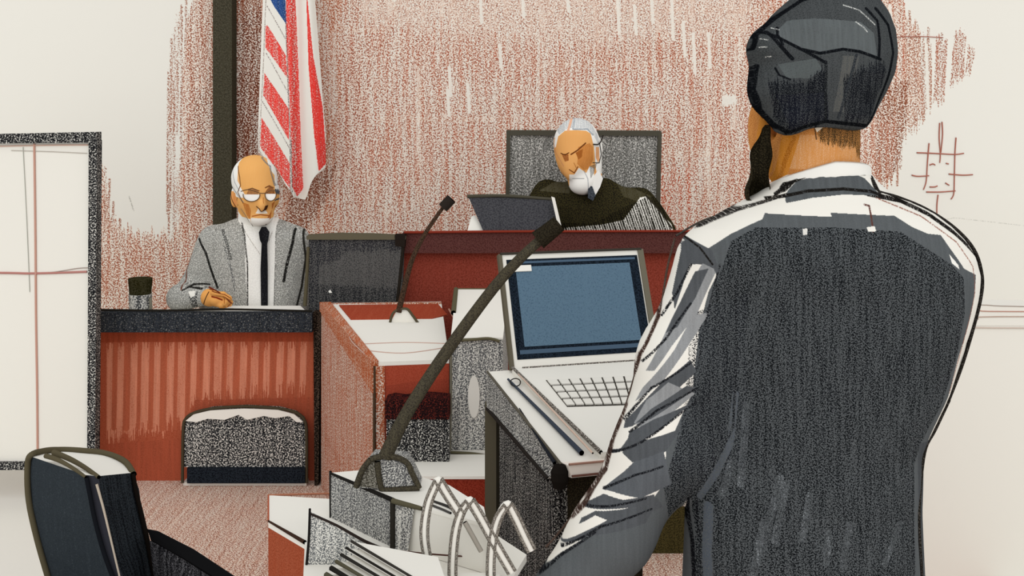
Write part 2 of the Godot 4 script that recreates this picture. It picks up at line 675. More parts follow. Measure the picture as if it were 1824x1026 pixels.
	for q in [[1560, -30, 1562, 18], [1572, -30, 1570, 20], [1598, 66, 1640, 65, 1680, 67]]:
		put("stroke", tube(pl(q, 5.797), 0.002), flat("a8695a"), e)

func flag() -> void:
	var t := thing("flag", P(520, 352, 5.6), "red and white striped flag with blue corner hanging behind the seated witness", "flag")
	var s := sheet(440, -150, 620, 380, 5.6, paper, 1.3)
	var r := ink("dd3d36", 0.78, 0.25, 0.08)
	s.poly([440, -150, 513, -150, 511, 0, 513, 45, 490, 14, 476, -10], ink("2c4a80", 1.0, 0.1, 0.15))
	# diagonal stripes of the near fold
	for q in [[472, 48, 476, 45, 512, 100, 515, 140, 472, 85], [470, 130, 518, 195, 518, 250, 468, 170], [465, 210, 519, 290, 520, 335, 462, 262], [520, 350, 505, 355, 490, 330, 478, 290, 470, 290]]:
		s.poly(q, r)
	s.poly([512, -150, 527, -150, 527, 0, 533, 150, 536, 250, 541, 335, 530, 350, 524, 330, 519, 180, 512, 60], r)
	s.poly([543, -150, 550, -150, 550, 0, 560, 100, 575, 190, 582, 290, 570, 305, 562, 240, 552, 120], ink("dd3d36", 0.95, 0.2, 0.08))
	s.line([473, 0, 468, 120, 463, 210, 460, 268, 478, 295], 1.5, ink("8a7a70", 0.6))
	s.line([512, 42, 516, 150, 520, 250, 521, 350], 2, ink("6a5a58", 0.6))
	s.line([522, 250, 524, 340, 521, 350], 1.5, ink("55504c", 0.7))
	for q in [[475, 10, 511, 70], [474, 95, 516, 165], [466, 180, 520, 265]]:
		s.line(q, 1.5, ink("6a5a58", 0.5))
	# the hanging cloth: folds in depth, both sides
	var prof := [[[473, 5.61], [490, 5.59], [511, 5.56], [520, 5.58], [527, 5.59], [536, 5.57], [545, 5.57], [550, 5.60]],
		[[460, 5.62], [490, 5.59], [519, 5.55], [527, 5.58], [535, 5.60], [550, 5.57], [565, 5.56], [580, 5.60]]]
	var st := SurfaceTool.new()
	st.begin(Mesh.PRIMITIVE_TRIANGLES)
	var grid := []
	for j in 25:
		var v := j / 24.0
		var row := []
		for i in 36:
			var u := i / 35.0 * 7.0
			var a := mini(int(u), 6)
			var q := []
			for f in prof:
				var o := []
				for n in 2:
					o.append(cubic_interpolate(f[a][n], f[a + 1][n], f[maxi(a - 1, 0)][n], f[mini(a + 2, 7)][n], u - a))
				q.append(o)
			var x := lerpf(q[0][0], q[1][0], minf(v * 1.15, 1.0))
			var d := lerpf(q[0][1], q[1][1], v)
			var low := 268.0
			var hem := [[459, 268], [478, 296], [488, 330], [500, 352], [520, 352], [541, 356], [552, 325], [562, 312], [583, 296]]
			for n in hem.size() - 1:
				var at := lerpf(460, 582, i / 35.0)
				if at >= hem[n][0]:
					low = lerpf(hem[n][1], hem[n + 1][1], (at - hem[n][0]) / (hem[n + 1][0] - hem[n][0]))
			row.append(P(x, lerpf(-140, low, v), d))
		grid.append(row)
	for back in [0, 1]:
		for j in 24:
			for i in 35:
				var q := [grid[j][i], grid[j][i + 1], grid[j + 1][i + 1], grid[j + 1][i]]
				for n in ([0, 1, 2, 0, 2, 3] if back == 0 else [0, 2, 1, 0, 3, 2]):
					var p: Vector3 = q[n] - Vector3(0, 0, 0.004 * back)
					st.set_uv(s.uv(p))
					st.set_smooth_group(back)
					st.add_vertex(p)
	st.generate_normals()
	put("cloth", st.commit(), s.material(), t)
	put("staff", tube([P(505, -150, 5.8), P(535, -138, 5.45)], 0.014, 0.014, 10), flat("6b4a2c"), t)

func board() -> void:
	var t := thing("display_board", P(60, 890, 4.2) * Vector3(1, 0, 1), "large white display board with black frame at the left edge", "board")
	var k := mat("d8d5cc", [ink("1a1a1c", 0.72, 0.2)], 4.2)
	put("panel", slab(pl([-260, 246, 166, 246, 166, 832, -260, 832], 4.2), 0.03), flat("e3e0d7"), t)
	put("frame", slab(pl([-264, 244, 172, 235, 172, 254, -264, 258], 4.185), 0.05), k, t)
	put("frame", slab(pl([158, 252, 173, 250, 169, 838, 155, 838], 4.184), 0.05), k, t)
	put("frame", slab(pl([-264, 824, 172, 824, 172, 837, -264, 838], 4.183), 0.05), k, t)
	put("frame", slab(pl([-278, 238, -264, 238, -264, 838, -278, 838], 4.184), 0.05), k, t)
	for x in [-200, 110]:
		var h: Vector3 = P(x, 836, 4.2)
		put("foot", box(Vector3(h.x - 0.02, -0.012, -4.32), Vector3(h.x + 0.02, h.y, -4.2)), flat("2a2a2a"), t)
	var red := flat("bf9484")
	put("pencil_line", tube(pl([61, 256, 63, 420, 64, 560, 66, 690, 67, 826], 4.198), 0.0042), red, t)
	put("pencil_line", tube(pl([-200, 485, 0, 486, 60, 487, 155, 484], 4.198), 0.004), flat("b07a72"), t)
	put("pencil_line", tube(pl([41, 262, 47, 380, 53, 520], 4.198), 0.0014), flat("a9aaa0"), t)
	put("pencil_line", tube(pl([60, 487, 100, 484, 138, 478, 157, 477], 4.198), 0.0014), flat("9a8a80"), t)
	put("pencil_line", tube(pl([20, 268, 90, 270, 155, 273], 4.198), 0.0013), flat("b7b0a6"), t)
	put("pencil_line", tube(pl([-100, 263, 60, 259, 157, 258], 4.198), 0.0026), flat("c9aa9a"), t)

func bench() -> void:
	var t := thing("judge_bench", P(1000, 844, 4.5) * Vector3(1, 0, 1), "dark red-brown judge's bench with darker top rail", "bench")
	put("front_panel", slab(pl([717, 448, 1430, 448, 1430, 844.4, 706, 844.4], 4.5), 0.05), mat("8a4033", [ink("743125", 0.4, 0.2, 0.1)], 4.5), t)
	put("rail", slab(pl([717, 415, 1440, 412, 1440, 451, 715, 451], 4.46), 0.06), mat("5a3733", [ink("482825", 0.35, 0.2, 0.1)], 4.46), t)
	put("rail_edge", tube(pl([720, 414, 900, 412.5, 1100, 412, 1440, 411], 4.45), 0.0055, 0.0045, 6), flat("7d3124"), t)
	put("worktop", box(Vector3(P(717, 0, 4.5).x, 0.9, -4.66), Vector3(P(1430, 0, 4.5).x, 0.93, -4.56)), flat("5e2a22"), t)
	put("side_panel", box(Vector3(P(1400, 0, 4.5).x, 0, -4.9), Vector3(P(1400, 0, 4.5).x + 0.05, 0.93, -4.56)), flat("5e2a22"), t)
	struct(put("platform", box(Vector3(-0.34, 0, -5.7), Vector3(1.2, 0.2, -4.95)), flat("8a5a48")))
	# charcoal screen left of the bench
	var s := thing("screen_panel", P(640, 860, 4.43) * Vector3(1, 0, 1), "wide charcoal screen panel between the witness and the judge's bench", "panel")
	var cs := sheet(530, 400, 740, 900, 4.43, Color("5a5957"), 1.2)
	cs.fill(ink("3a3a3a", 0.36, 0.25, 0.06))
	cs.poly([530, 415, 740, 415, 735, 445, 620, 448, 590, 470, 530, 470], ink("26262a", 0.55, 0.3, 0, 8))
	cs.poly([530, 505, 720, 515, 720, 600, 530, 600], ink("242527", 0.5, 0.3, 0, 8))
	cs.poly([545, 425, 575, 425, 562, 540, 540, 540], ink("232428", 0.5, 0.3))
	cs.poly([585, 519, 588, 516, 592, 522, 586, 522], ink("f2f0e8"))
	put("body", slab(pl([550, 424, 719, 424, 704, 854.6, 569, 854.6, 569, 562, 550, 562], 4.43), 0.05, cs), cs.material(), s)
	put("top_edge", slab(pl([546, 420, 600, 417, 660, 418, 722, 421, 722, 427, 546, 427], 4.42), 0.06), flat("5c5646"), s)
	put("corner", slab(pl([703, 419, 722, 419, 721, 440, 704, 438], 4.418), 0.06), flat("241e1a"), s)
	put("edge_line", tube(pl([719, 430, 712, 500, 706, 550], 4.428), 0.006, 0.006, 6), flat("26221d"), s)
	put("edge_line", tube(pl([549, 440, 546, 500, 543, 545], 4.428), 0.006, 0.008, 6), flat("57513f"), s)
	# monitor on the bench
	var m := thing("monitor", P(910, 412, 4.52), "dark grey monitor back tilted on the bench left of the judge", "monitor")
	var mm := mat("48484b", [ink("343438", 0.4, 0.2)], 4.5)
	put("housing", prism([P(834, 350, 4.6), P(984, 355, 4.6), P(998, 412, 4.525), P(861, 412, 4.525)], [P(836, 350, 4.63), P(986, 355, 4.63), P(999, 414, 4.56), P(863, 414, 4.56)]), mm, m)
	put("top_edge", tube(pl([832, 350, 900, 349, 985, 355], 4.6), 0.008, 0.006, 6), flat("4a473c"), m)
	put("white_edge", prism(pl([982, 350, 988, 352, 1002, 411, 996, 413], 4.522), pl([982, 350, 988, 352, 1002, 411, 996, 413], 4.56)), flat("e8e5dc"), m)
	put("stand", box(P(900, 0, 4.62) * Vector3(1, 0, 1) + Vector3(0, 0.928, 0), P(940, 0, 4.56) * Vector3(1, 0, 1) + Vector3(0, 0.985, 0)), flat("2a2b31"), m)
	var pv := thing("paper_sheet", P(845, 411, 4.48), "small white paper leaning left of the bench monitor", "paper")
	put("sheet", prism([P(840, 385, 4.59), P(846, 384, 4.59), P(866, 413, 4.54), P(832, 413, 4.54)], [P(840, 385, 4.6), P(846, 384, 4.6), P(866, 413, 4.55), P(832, 413, 4.55)]), flat("e6e3da"), pv)

func judge_chair() -> void:
	var t := thing("judge_chair", Vector3(P(1040, 0, 5.0).x, 0.2, -5.0), "grey high-backed chair with dark border behind the judge", "chair")
	var g := mat("d2cfc8", [ink("74736f", 0.74, 0.3, 0.15), ink("45443f", 0.14, 0.3)], 5.0)
	var bm := flat("4c493f")
	put("backrest", slab(pl([906, 238, 1174, 238, 1168, 620, 900, 620], 5.0), 0.08), g, t)
	put("border", slab(pl([902, 232, 1178, 233, 1178, 242, 902, 241], 4.985), 0.10), bm, t)
	put("border", slab(pl([902, 234, 909, 236, 905, 620, 897, 620], 4.984), 0.10), bm, t)
	put("border", slab(pl([1172, 236, 1179, 236, 1175, 420, 1168, 420], 4.984), 0.10), bm, t)
	var c: float = P(1040, 0, 5.0).x
	put("seat", box(Vector3(c - 0.28, 0.55, -5.0), Vector3(c + 0.28, 0.63, -4.62)), g, t)
	put("pedestal", lathe(Vector3(c, 0, -5.0), [[0.0, 0.2], [0.25, 0.2], [0.24, 0.24], [0.04, 0.28], [0.04, 0.56], [0.0, 0.56]]), flat("2c2c2c"), t)

func judge() -> void:
	judge_chair()
	var t := thing("person", P(1040, 590, 4.8), "grey-bearded judge in black robe looking down behind the bench", "person")
	var d := 4.82
	# robe
	var body := [trunk([[318, 1030, 1085, 0.5], [330, 985, 1105, 0.7], [345, 958, 1135, 0.9], [365, 948, 1160, 1.0], [400, 950, 1185, 1.0], [470, 955, 1185, 1.05], [545, 960, 1170, 1.1]], d, 0.12),
		bone(975, 345, 4.82, 26, 962, 405, 4.72, 30), bone(1140, 360, 4.82, 26, 1178, 415, 4.74, 26)]
	var s := sheet(910, 290, 1230, 620, d, paper, 1.3)
	on_body(s, body, 0.05, 4.5, 5.0)
	s.fill(ink("39341f", 1.2, 0, 0.1))
	s.fill(ink("1b1913", 0.42, 0.25))
	s.poly([985, 325, 1012, 320, 1015, 345, 960, 340], ink("4a4636", 0.8, 0.3))
	s.poly([1095, 320, 1160, 350, 1170, 372, 1110, 350], ink("4a4636", 0.6, 0.3))
	# bare strip of streaks at the robe's lower edge
	s.poly([1005, 406, 1070, 400, 1110, 392, 1125, 372, 1140, 352, 1150, 350, 1196, 400, 1200, 416, 1005, 416], ink("e3e0d7", 1.2))
	for i in 44:
		var x := 1004.0 + i * 4.4
		var lean := clampf((x - 1060) * 0.14, 0, 20)
		s.line([x - lean - 4, lerpf(398, 352, clampf((x - 1060) / 110, 0, 1)), x + 2, 414], [2.0, 3.4, 1.6, 2.6][i % 4], ink("17150f", 0.85, 0.3))
	s.line([1150, 348, 1175, 375, 1196, 406], 3, ink("2a261e"))
	put("robe", skin(pnets(body, 0.05, P(905, 620, 5.05), P(1235, 300, 4.55) , 0.012), s), s.material(), t)
	# head, turned down and to the left
	var hd := 4.74
	var head := [ball(1027, 256, hd, 41, 46, 0.10), ball(1024, 285, hd - 0.03, 31, 36, 0.085), ball(1016, 305, hd - 0.085, 8, 13, 0.02), ball(1044, 318, hd - 0.02, 25, 24, 0.07), ball(1066, 268, hd + 0.02, 6, 17, 0.02), bone(1045, 300, hd + 0.03, 26, 1048, 340, 4.8, 26), ball(1035, 330, hd - 0.05, 20, 16, 0.045)]
	var f := sheet(970, 195, 1090, 365, hd, Color("dc9f5e"), 4.0)
	on_body(f, head, 0.035, 4.5, 4.95)
	var grey := ink("8f959b", 0.45, 0.3)
	f.fill(ink("e0a868", 0.3, 0.3))
	var wht := ink("e9e7e1")
	f.poly([970, 195, 1090, 195, 1090, 310, 1063, 310, 1058, 262, 1052, 238, 1044, 233, 1030, 232, 1016, 232, 1006, 233, 994, 243, 990, 262, 970, 280], wht)
	f.poly([990, 228, 1002, 214, 1022, 206, 1036, 207, 1052, 220, 1064, 240, 1068, 262, 1062, 250, 1052, 232, 1040, 228, 1012, 228, 996, 240], grey)
	f.line([1012, 232, 1018, 210], 4, ink("dda27f", 0.9)); f.line([1020, 230, 1024, 208], 2, ink("7c8790", 0.7))
	f.line([1022, 230, 1046, 230, 1056, 240], 3, ink("77838d", 0.7))
	f.line([988, 246, 986, 256, 990, 272, 1004, 296], 1.4, ink("c88b62", 0.8))
	# far cheek in darker pencil, brow, eyes, nose
	f.poly([1030, 262, 1050, 255, 1056, 262, 1056, 285, 1050, 300, 1040, 304, 1028, 292], ink("b36a2c", 0.6, 0.2))
	f.line([1017, 275, 1028, 268, 1043, 255], 2.4, ink("6b3b1c")); f.poly([1025, 272, 1038, 265, 1036, 280, 1030, 284], ink("93521f", 0.9))
	f.poly([1000, 274, 1012, 274, 1013, 286, 1006, 288], ink("8a4a22", 0.75)); f.line([999, 273, 1006, 276, 1013, 272], 1.6, ink("5a3018"))
	f.line([1014, 302, 1023, 308, 1029, 297], 1.8, ink("7a4420")); f.line([1022, 290, 1026, 298], 1.2, ink("a86a34"))
	# beard, collar side
	f.poly([1014, 311, 1023, 311, 1031, 299, 1044, 308, 1050, 296, 1058, 300, 1056, 345, 1012, 350, 1014, 330], wht)
	f.line([1020, 318, 1040, 318], 1.4, ink("8d8d8d", 0.9)); f.line([1040, 304, 1047, 318, 1048, 342], 1.6, ink("8d9095", 0.7))
	f.poly([1050, 296, 1064, 290, 1058, 308, 1052, 318], ink("4c4a45", 0.55, 0.3))
	f.poly([1061, 262, 1067, 262, 1068, 285, 1065, 290, 1061, 280], ink("e2a878"))
	f.line([1068, 256, 1071, 275, 1067, 290, 1056, 290], 1.6, ink("2a2622"))
	var net := pnets(head, 0.035, P(970, 375, 4.98), P(1092, 195, 4.52), 0.006)
	var hair := V([960, 190, 1095, 190, 1095, 255, 1062, 262, 1056, 240, 1044, 232, 1006, 232, 992, 245, 989, 262, 960, 270])
	var beard := V([1010, 310, 1024, 311, 1031, 299, 1046, 306, 1055, 296, 1056, 350, 1008, 352])
	var fm := f.material()
	put("head", skin(net, f, null, [hair, beard]), fm, t)
	put("hair", skin(net, f, hair), fm, t, "short white hair")
	put("beard", skin(net, f, beard), fm, t, "white beard")
	# collar and dark tie
	put("collar", prism(pl([1066, 302, 1074, 318, 1069, 333, 1061, 347, 1053, 333, 1056, 316], 4.655), pl([1066, 302, 1074, 318, 1069, 333, 1061, 347, 1053, 333, 1056, 316], 4.70)), flat("e8e6e0"), t)
	put("tie", prism(pl([1048, 330, 1055, 332, 1061, 348, 1056, 358, 1047, 352], 4.65), pl([1048, 330, 1055, 332, 1061, 348, 1056, 358, 1047, 352], 4.70)), mat("4b5057", [ink("2c3036", 0.4)], 4.7), t)
	put("glasses_temple", tube(pl([1057, 257, 1066, 257, 1072, 249, 1074, 241], [4.66, 4.68, 4.74, 4.78]), 0.0028, 0.002, 6), flat("26211d"), t)

func witness_stand() -> void:
	var t := thing("witness_stand", P(365, 865, 4.36) * Vector3(1, 0, 1), "red-brown wooden witness stand with dark navy top edge", "desk")
	var s := sheet(150, 540, 600, 900, 4.36, Color("a8563d"), 1.2)
	s.fill(ink("9c4a32", 0.3, 0.3, 0.05))
	s.poly([180, 618, 550, 615, 552, 700, 340, 720, 320, 760, 180, 790], ink("cb8368", 0.95, 0.2, 0.05, 30))
	for i in 17:
		var x := 196.0 + i * 22
		s.line([x, 612, x - 3, 770 if x < 340 else 715], [9, 12, 7][i % 3], ink("a9583e", 0.95, 0.2, 0.08, 20))
	s.poly([150, 588, 600, 588, 600, 614, 150, 616], ink("9a4830", 1.0, 0.1, 0.1))
	s.poly([172, 800, 320, 790, 340, 720, 560, 715, 560, 870, 172, 870], ink("9f4e37", 0.8, 0.3, 0.1))
	put("front_panel", slab(pl([172, 586, 566, 586, 566, 856.1, 172, 856.1], 4.42), 0.04, s), s.material(), t)
	var h := 0.676
	var nv := mat("30343a", [ink("131518", 0.42, 0.25), ink("e0ddd4", 0.04)], 4.36)
	var a: Vector3 = P(173, 556, 4.335)
	var b: Vector3 = P(556, 556, 4.335)
	var hd := h - 0.025
	put("front_rim", box(Vector3(a.x, h - 0.076, a.z - 0.035), Vector3(b.x, h, a.z)), nv, t, "dark navy front edge")
	var plan := [Vector3(a.x, hd, a.z - 0.035), Vector3(b.x, hd, b.z - 0.035), Vector3(-0.84, hd, -4.5), Vector3(-0.85, hd, -4.54), Vector3(a.x - 0.04, hd, -4.54)]
	put("desktop", column(plan, hd - 0.04), flat("ddd9d0"), t, "pale desktop")
	put("corner_post", slab(pl([558, 556, 571, 556, 567, 865, 560, 865], 4.36), 0.05), mat("54463c", [ink("17130f", 0.6, 0.3)], 4.3), t)
	put("edge_line", tube(pl([172, 552, 300, 553, 400, 551, 556, 554], 4.332), 0.0045, 0.004, 6), flat("22201c"), t)
	# low chair in front
	var c := thing("low_chair", P(436, 865, 4.37) * Vector3(1, 0, 1), "small grey rounded chair back in front of the witness stand", "chair")
	var sp := mat("dedbd2", [ink("17181b", 0.62, 0.15)], 4.28)
	var arc := [327, 832, 327, 770, 331, 748, 345, 737, 375, 729, 435, 726, 495, 729, 525, 737, 539, 748, 545, 770, 545, 832]
	put("backrest", slab(pl(arc, 4.36), 0.045), sp, c)
	put("top_pad", slab(pl([330, 750, 345, 738, 375, 731, 435, 728, 495, 730, 524, 738, 540, 752, 528, 752, 515, 741, 490, 745, 470, 741, 440, 748, 425, 739, 400, 748, 370, 746, 350, 752], 4.352), 0.01), flat("e6e3da"), c, "white top of the backrest")
	put("cushion", slab(pl([333, 834, 543, 834, 543, 861, 333, 861], 4.345), 0.06), mat("252b32", [ink("12151a", 0.4, 0.2)], 4.26), c, "navy seat band")
	put("outline", tube(pl([325, 860, 326, 770, 331, 746, 350, 734, 385, 727, 436, 724, 490, 727, 525, 734, 542, 748, 546, 775, 546, 860], 4.355), 0.006, 0.006, 6), flat("463f31"), c)
	put("plinth", slab(pl([326, 859, 546, 859, 546, 865, 326, 865], 4.36), 0.045), flat("d9d4ca"), c)
	# tumbler
	var u := thing("tumbler", P(250, 549, 4.46), "small tumbler with dark olive top on the witness stand", "cup")
	var uc := P(250, 549, 4.46)
	uc.y = hd
	var z := 4.46 / F
	put("body", lathe(uc, [[0, 0], [19 * z, 0], [20 * z, 35 * z], [0, 35 * z]], 24), mat("d9d7d0", [ink("3a3c3e", 0.42, 0.6)], 4.4), u)
	put("lid", lathe(uc + Vector3(0, 35 * z, 0), [[0, 0], [19 * z, 0], [19.5 * z, 10 * z], [21 * z, 26 * z], [20 * z, 28 * z], [0, 28 * z]], 24), mat("3e3b2a", [ink("24220f", 0.4, 0.4)], 4.4), u, "dark olive lid")
	put("handle", tube(pl([268, 530, 269, 560], 4.43), 0.006, 0.006, 6), flat("7a786a"), u)
	# paper under the hand
	var pp := thing("notepad", Vector3(P(470, 0, 4.42).x, hd, -4.42), "white notepad under the witness's writing hand", "notepad")
	put("sheet", column([Vector3(P(405, 0, 4.5).x, h - 0.001, -4.5), Vector3(P(535, 0, 4.5).x, h - 0.001, -4.5), Vector3(P(545, 0, 4.38).x, h - 0.001, -4.38), Vector3(P(400, 0, 4.38).x, h - 0.001, -4.38)], hd), flat("e9e6de"), pp)

func witness() -> void:
	var d := 4.66
	var ch := thing("witness_chair", Vector3(P(450, 0, 4.9).x, 0, -4.75), "plain wooden chair that the bald witness sits on", "chair")
	var cx: float = P(450, 0, d).x
	put("seat", box(Vector3(cx - 0.22, 0.38, -4.9), Vector3(cx + 0.22, 0.42, -4.55)), flat("6e3a28"), ch)
	for q in [[-0.2, -4.88], [0.2, -4.88], [-0.2, -4.57], [0.2, -4.57]]:
		put("leg", box(Vector3(cx + q[0] - 0.02, 0, q[1] - 0.02), Vector3(cx + q[0] + 0.02, 0.38, q[1] + 0.02)), flat("6e3a28"), ch)
	var t := thing("person", Vector3(cx, 0.42, -d), "bald bespectacled witness in grey suit and black tie writing at the stand", "person")
	var body := [trunk([[388, 422, 492, 0.55], [397, 400, 515, 0.7], [410, 374, 535, 0.9], [425, 360, 546, 1.0], [460, 354, 549, 1.05], [520, 356, 549, 1.1], [643, 365, 545, 1.15]], d, 0.115),
		bone(380, 425, d, 24, 345, 515, d - 0.04, 25), bone(345, 515, d - 0.04, 24, 322, 530, 4.52, 22), bone(322, 532, 4.52, 22, 365, 528, 4.46, 16), bone(527, 425, d, 22, 531, 560, d, 20)]
	var s := sheet(280, 370, 580, 660, d, Color("c6c5be"), 1.25)
	on_body(s, body, 0.03, 4.35, 4.8)
	s.fill(ink("73736f", 0.6, 0.22, 0.1))
	s.fill(ink("a6a59f", 0.2, 0.3))
	s.poly([412, 380, 430, 385, 438, 410, 441, 550, 441, 660, 490, 660, 488, 550, 492, 460, 496, 400, 498, 380], ink("e6e4de"))
	var k := ink("1c1b19", 0.95, 0.2)
	s.line([432, 390, 437, 420, 441, 470, 442, 548], 2.5, ink("3a3835", 0.8)); s.line([496, 395, 492, 450, 489, 548], 1.6, ink("6a6864", 0.8))
	s.line([356, 425, 368, 450, 376, 480, 388, 512], 4, k); s.line([398, 410, 404, 432, 412, 460], 5, ink("4a4a48", 0.75))
	s.line([526, 408, 522, 430, 512, 470, 506, 500], 4.5, k); s.line([400, 440, 412, 480, 420, 520], 4, ink("5d5e5e", 0.5, 0.3))
	s.line([543, 400, 545, 460, 538, 510, 528, 548], 3, ink("2a2824")); s.line([437, 412, 450, 432, 464, 452], 1, ink("a39b92", 0.8)); s.line([486, 412, 480, 428], 1, ink("a39b92", 0.8))
	s.line([325, 517, 345, 506, 360, 514], 2.6, k); s.line([354, 398, 345, 440, 333, 480, 324, 515], 2, ink("5a2a1c", 0.9))
	s.poly([338, 522, 352, 520, 354, 545, 344, 548], ink("2a2a2a", 0.55, 0.3)); s.poly([336, 519, 348, 518, 348, 527, 340, 530], ink("e3e0d7"))
	var sm := s.material()
	var net := pnets(body, 0.03, P(272, 660, 4.85), P(584, 375, 4.35), 0.009)
	var shirt := V([412, 380, 430, 385, 438, 410, 441, 550, 441, 660, 490, 660, 488, 550, 492, 460, 496, 400, 498, 380])
	put("jacket", skin(net, s, null, [shirt]), sm, t, "grey suit jacket")
	put("shirt", skin(net, s, shirt), sm, t, "white shirt front")
	var lw: float = P(430, 0, d).x
	put("trousers", skin(nets([bone_m(Vector3(cx - 0.08, 0.47, -4.7), Vector3(cx - 0.11, 0.47, -4.56), 0.075, 0.055), bone_m(Vector3(cx - 0.11, 0.47, -4.56), Vector3(cx - 0.11, 0.06, -4.57), 0.055, 0.045), bone_m(Vector3(cx + 0.08, 0.47, -4.7), Vector3(cx + 0.11, 0.47, -4.56), 0.075, 0.055), bone_m(Vector3(cx + 0.11, 0.47, -4.56), Vector3(cx + 0.11, 0.06, -4.57), 0.055, 0.045)], 0.03, Vector3(cx - 0.25, -0.02, -4.85), Vector3(cx + 0.25, 0.6, -4.38), 0.016), null), flat("6b6b68"), t)
	# tie: knot and blade
	var td := minf(hit(body, 0.03, 470, 480, 4.3, 4.8), hit(body, 0.03, 472, 545, 4.3, 4.8)) - 0.008
	put("tie", prism(pl([466, 404, 474, 404, 480, 413, 478, 428, 476, 434, 477, 480, 477, 548, 465, 548, 464, 480, 466, 434, 463, 428, 461, 414], td), pl([466, 404, 474, 404, 480, 413, 478, 428, 476, 434, 477, 480, 477, 548, 465, 548, 464, 480, 466, 434, 463, 428, 461, 414], td + 0.03)), mat("17171a", [ink("2d2d30", 0.25, 0.4)], 4.5), t, "black tie")
	# head bowed forward a little
	var hd := 4.60
	var head := [ball(453, 318, hd, 40, 42, 0.105), ball(458, 350, hd - 0.03, 35, 40, 0.085), ball(464, 386, hd - 0.045, 22, 17, 0.055), ball(467, 365, hd - 0.115, 7, 11, 0.02), ball(417, 352, hd + 0.03, 6, 17, 0.02), ball(493, 350, hd + 0.03, 4, 15, 0.02), bone(456, 370, hd + 0.03, 30, 456, 405, d, 32)]
	var f := sheet(400, 262, 512, 425, hd, Color("dfa45f"), 4.0)
	on_body(f, head, 0.03, 4.35, 4.8)
	f.fill(ink("e4ad6a", 0.35, 0.3))
	var wht := ink("e9e7e1")
	f.poly([400, 262, 440, 268, 426, 290, 424, 312, 428, 332, 440, 352, 426, 352, 412, 345, 400, 340], wht)
	f.poly([425, 300, 428, 292, 428, 330, 424, 322], ink("e2ad72"))
	f.line([412, 318, 413, 330, 420, 342, 434, 360], 3, ink("7f868c", 0.6)); f.line([416, 300, 419, 325, 426, 340], 1.6, ink("8a9096", 0.7))
	f.poly([466, 272, 480, 286, 489, 312, 492, 340, 500, 345, 512, 330, 512, 262, 466, 262], wht)
	f.line([468, 280, 482, 296, 490, 330], 1.8, ink("6d7278", 0.7)); f.line([497, 335, 500, 350, 494, 356], 1.2, ink("55595e"))
	f.poly([410, 340, 420, 344, 424, 365, 418, 366, 412, 354], ink("df9f62")); f.line([410, 340, 414, 356, 421, 368], 1.4, ink("6b3a20")); f.line([423, 352, 424, 366], 1.4, ink("4a2a1a"))
	f.line([425, 296, 427, 315, 429, 330, 424, 342, 434, 362], 1.6, ink("6a4220"))
	# brow, eyes in shadowy pencil, nose, cheeks, mouth
	f.poly([440, 345, 444, 337, 454, 336, 462, 342, 460, 350, 450, 352, 442, 350], ink("8a5a3c", 0.7, 0.2)); f.poly([472, 344, 480, 332, 488, 336, 490, 345, 488, 350, 476, 346], ink("7d4a2c", 0.75, 0.2))
	f.line([440, 338, 450, 335, 462, 340], 1.4, ink("5a3a26")); f.line([474, 334, 480, 331, 487, 334], 2.4, ink("6b3c22", 0.8))
	f.line([457, 368, 462, 372, 468, 378, 472, 373, 474, 367], 1.8, ink("4a2c1c")); f.line([470, 352, 470, 362], 1.0, ink("b5713a"))
	f.poly([460, 371, 466, 378, 474, 374, 478, 380, 456, 380], ink("efe8dc"))
	f.line([450, 385, 465, 382, 480, 384], 1.8, ink("a05a2c"))
	f.poly([433, 360, 444, 364, 448, 376, 446, 390, 440, 384], ink("ab5f26", 0.65, 0.2)); f.poly([485, 362, 492, 358, 492, 372, 487, 388, 483, 390], ink("9a4f20", 0.75, 0.2))
	f.poly([447, 388, 482, 388, 483, 396, 478, 405, 452, 406, 448, 398], wht); f.poly([432, 386, 447, 390, 455, 425, 420, 425, 420, 370], wht); f.poly([486, 390, 498, 380, 505, 425, 476, 425, 480, 400], wht)
	f.line([430, 372, 442, 390, 452, 404, 478, 403, 482, 396], 1.4, ink("77736c")); f.line([452, 405, 480, 402], 1.6, ink("4a4540"))
	var fn := pnets(head, 0.03, P(396, 430, 4.85), P(516, 262, 4.36), 0.006)
	var hair1 := V([395, 255, 440, 262, 426, 290, 424, 312, 426, 345, 400, 345])
	var hair2 := V([466, 262, 480, 286, 489, 312, 493, 345, 516, 345, 516, 255])
	var brd := V([447, 388, 482, 388, 484, 398, 478, 408, 452, 408, 446, 398])
	var fm := f.material()
	put("head", skin(fn, f, null, [hair1, hair2, brd]), fm, t)
	put("hair", skin(fn, f, hair1), fm, t, "white side hair")
	put("hair", skin(fn, f, hair2), fm, t, "white side hair")
	put("beard", skin(fn, f, brd), fm, t, "short white chin beard")
	# spectacles
	var g := put("glasses", tube(pl([429, 341, 440, 338, 452, 340, 463, 344, 472, 344, 482, 340, 490, 340], 4.478), 0.0018, 0.0018, 6), flat("6a5138"), t)
	for q in [[448, 351], [482, 350]]:
		var rim := []
		var lens := []
		for n in 13:
			var a: float = lerpf(-0.15, PI + 0.15, n / 12.0)
			rim.append(P(q[0] + (15.0 if q[0] < 460 else 10.0) * cos(a), q[1] - 4 + 12.0 * sin(a), 4.476))
			lens.append_array([q[0] + (14.0 if q[0] < 460 else 9.0) * cos(a), q[1] - 3 + 10.5 * sin(a)])
		put("rim", tube(rim, 0.0018, 0.0018, 6), flat("6a5138"), g)
		put("lens", slab(pl(lens, 4.48), 0.004), flat("ebe8e2"), g, "lens with its white reflection painted in")  # matte white disc: the reflection is put into its colour
	# writing hand: palm, four curled fingers and a thumb
	var hp := [ball(374, 530, 4.44, 17, 16, 0.03), ball(388, 535, 4.425, 16, 11, 0.028)]
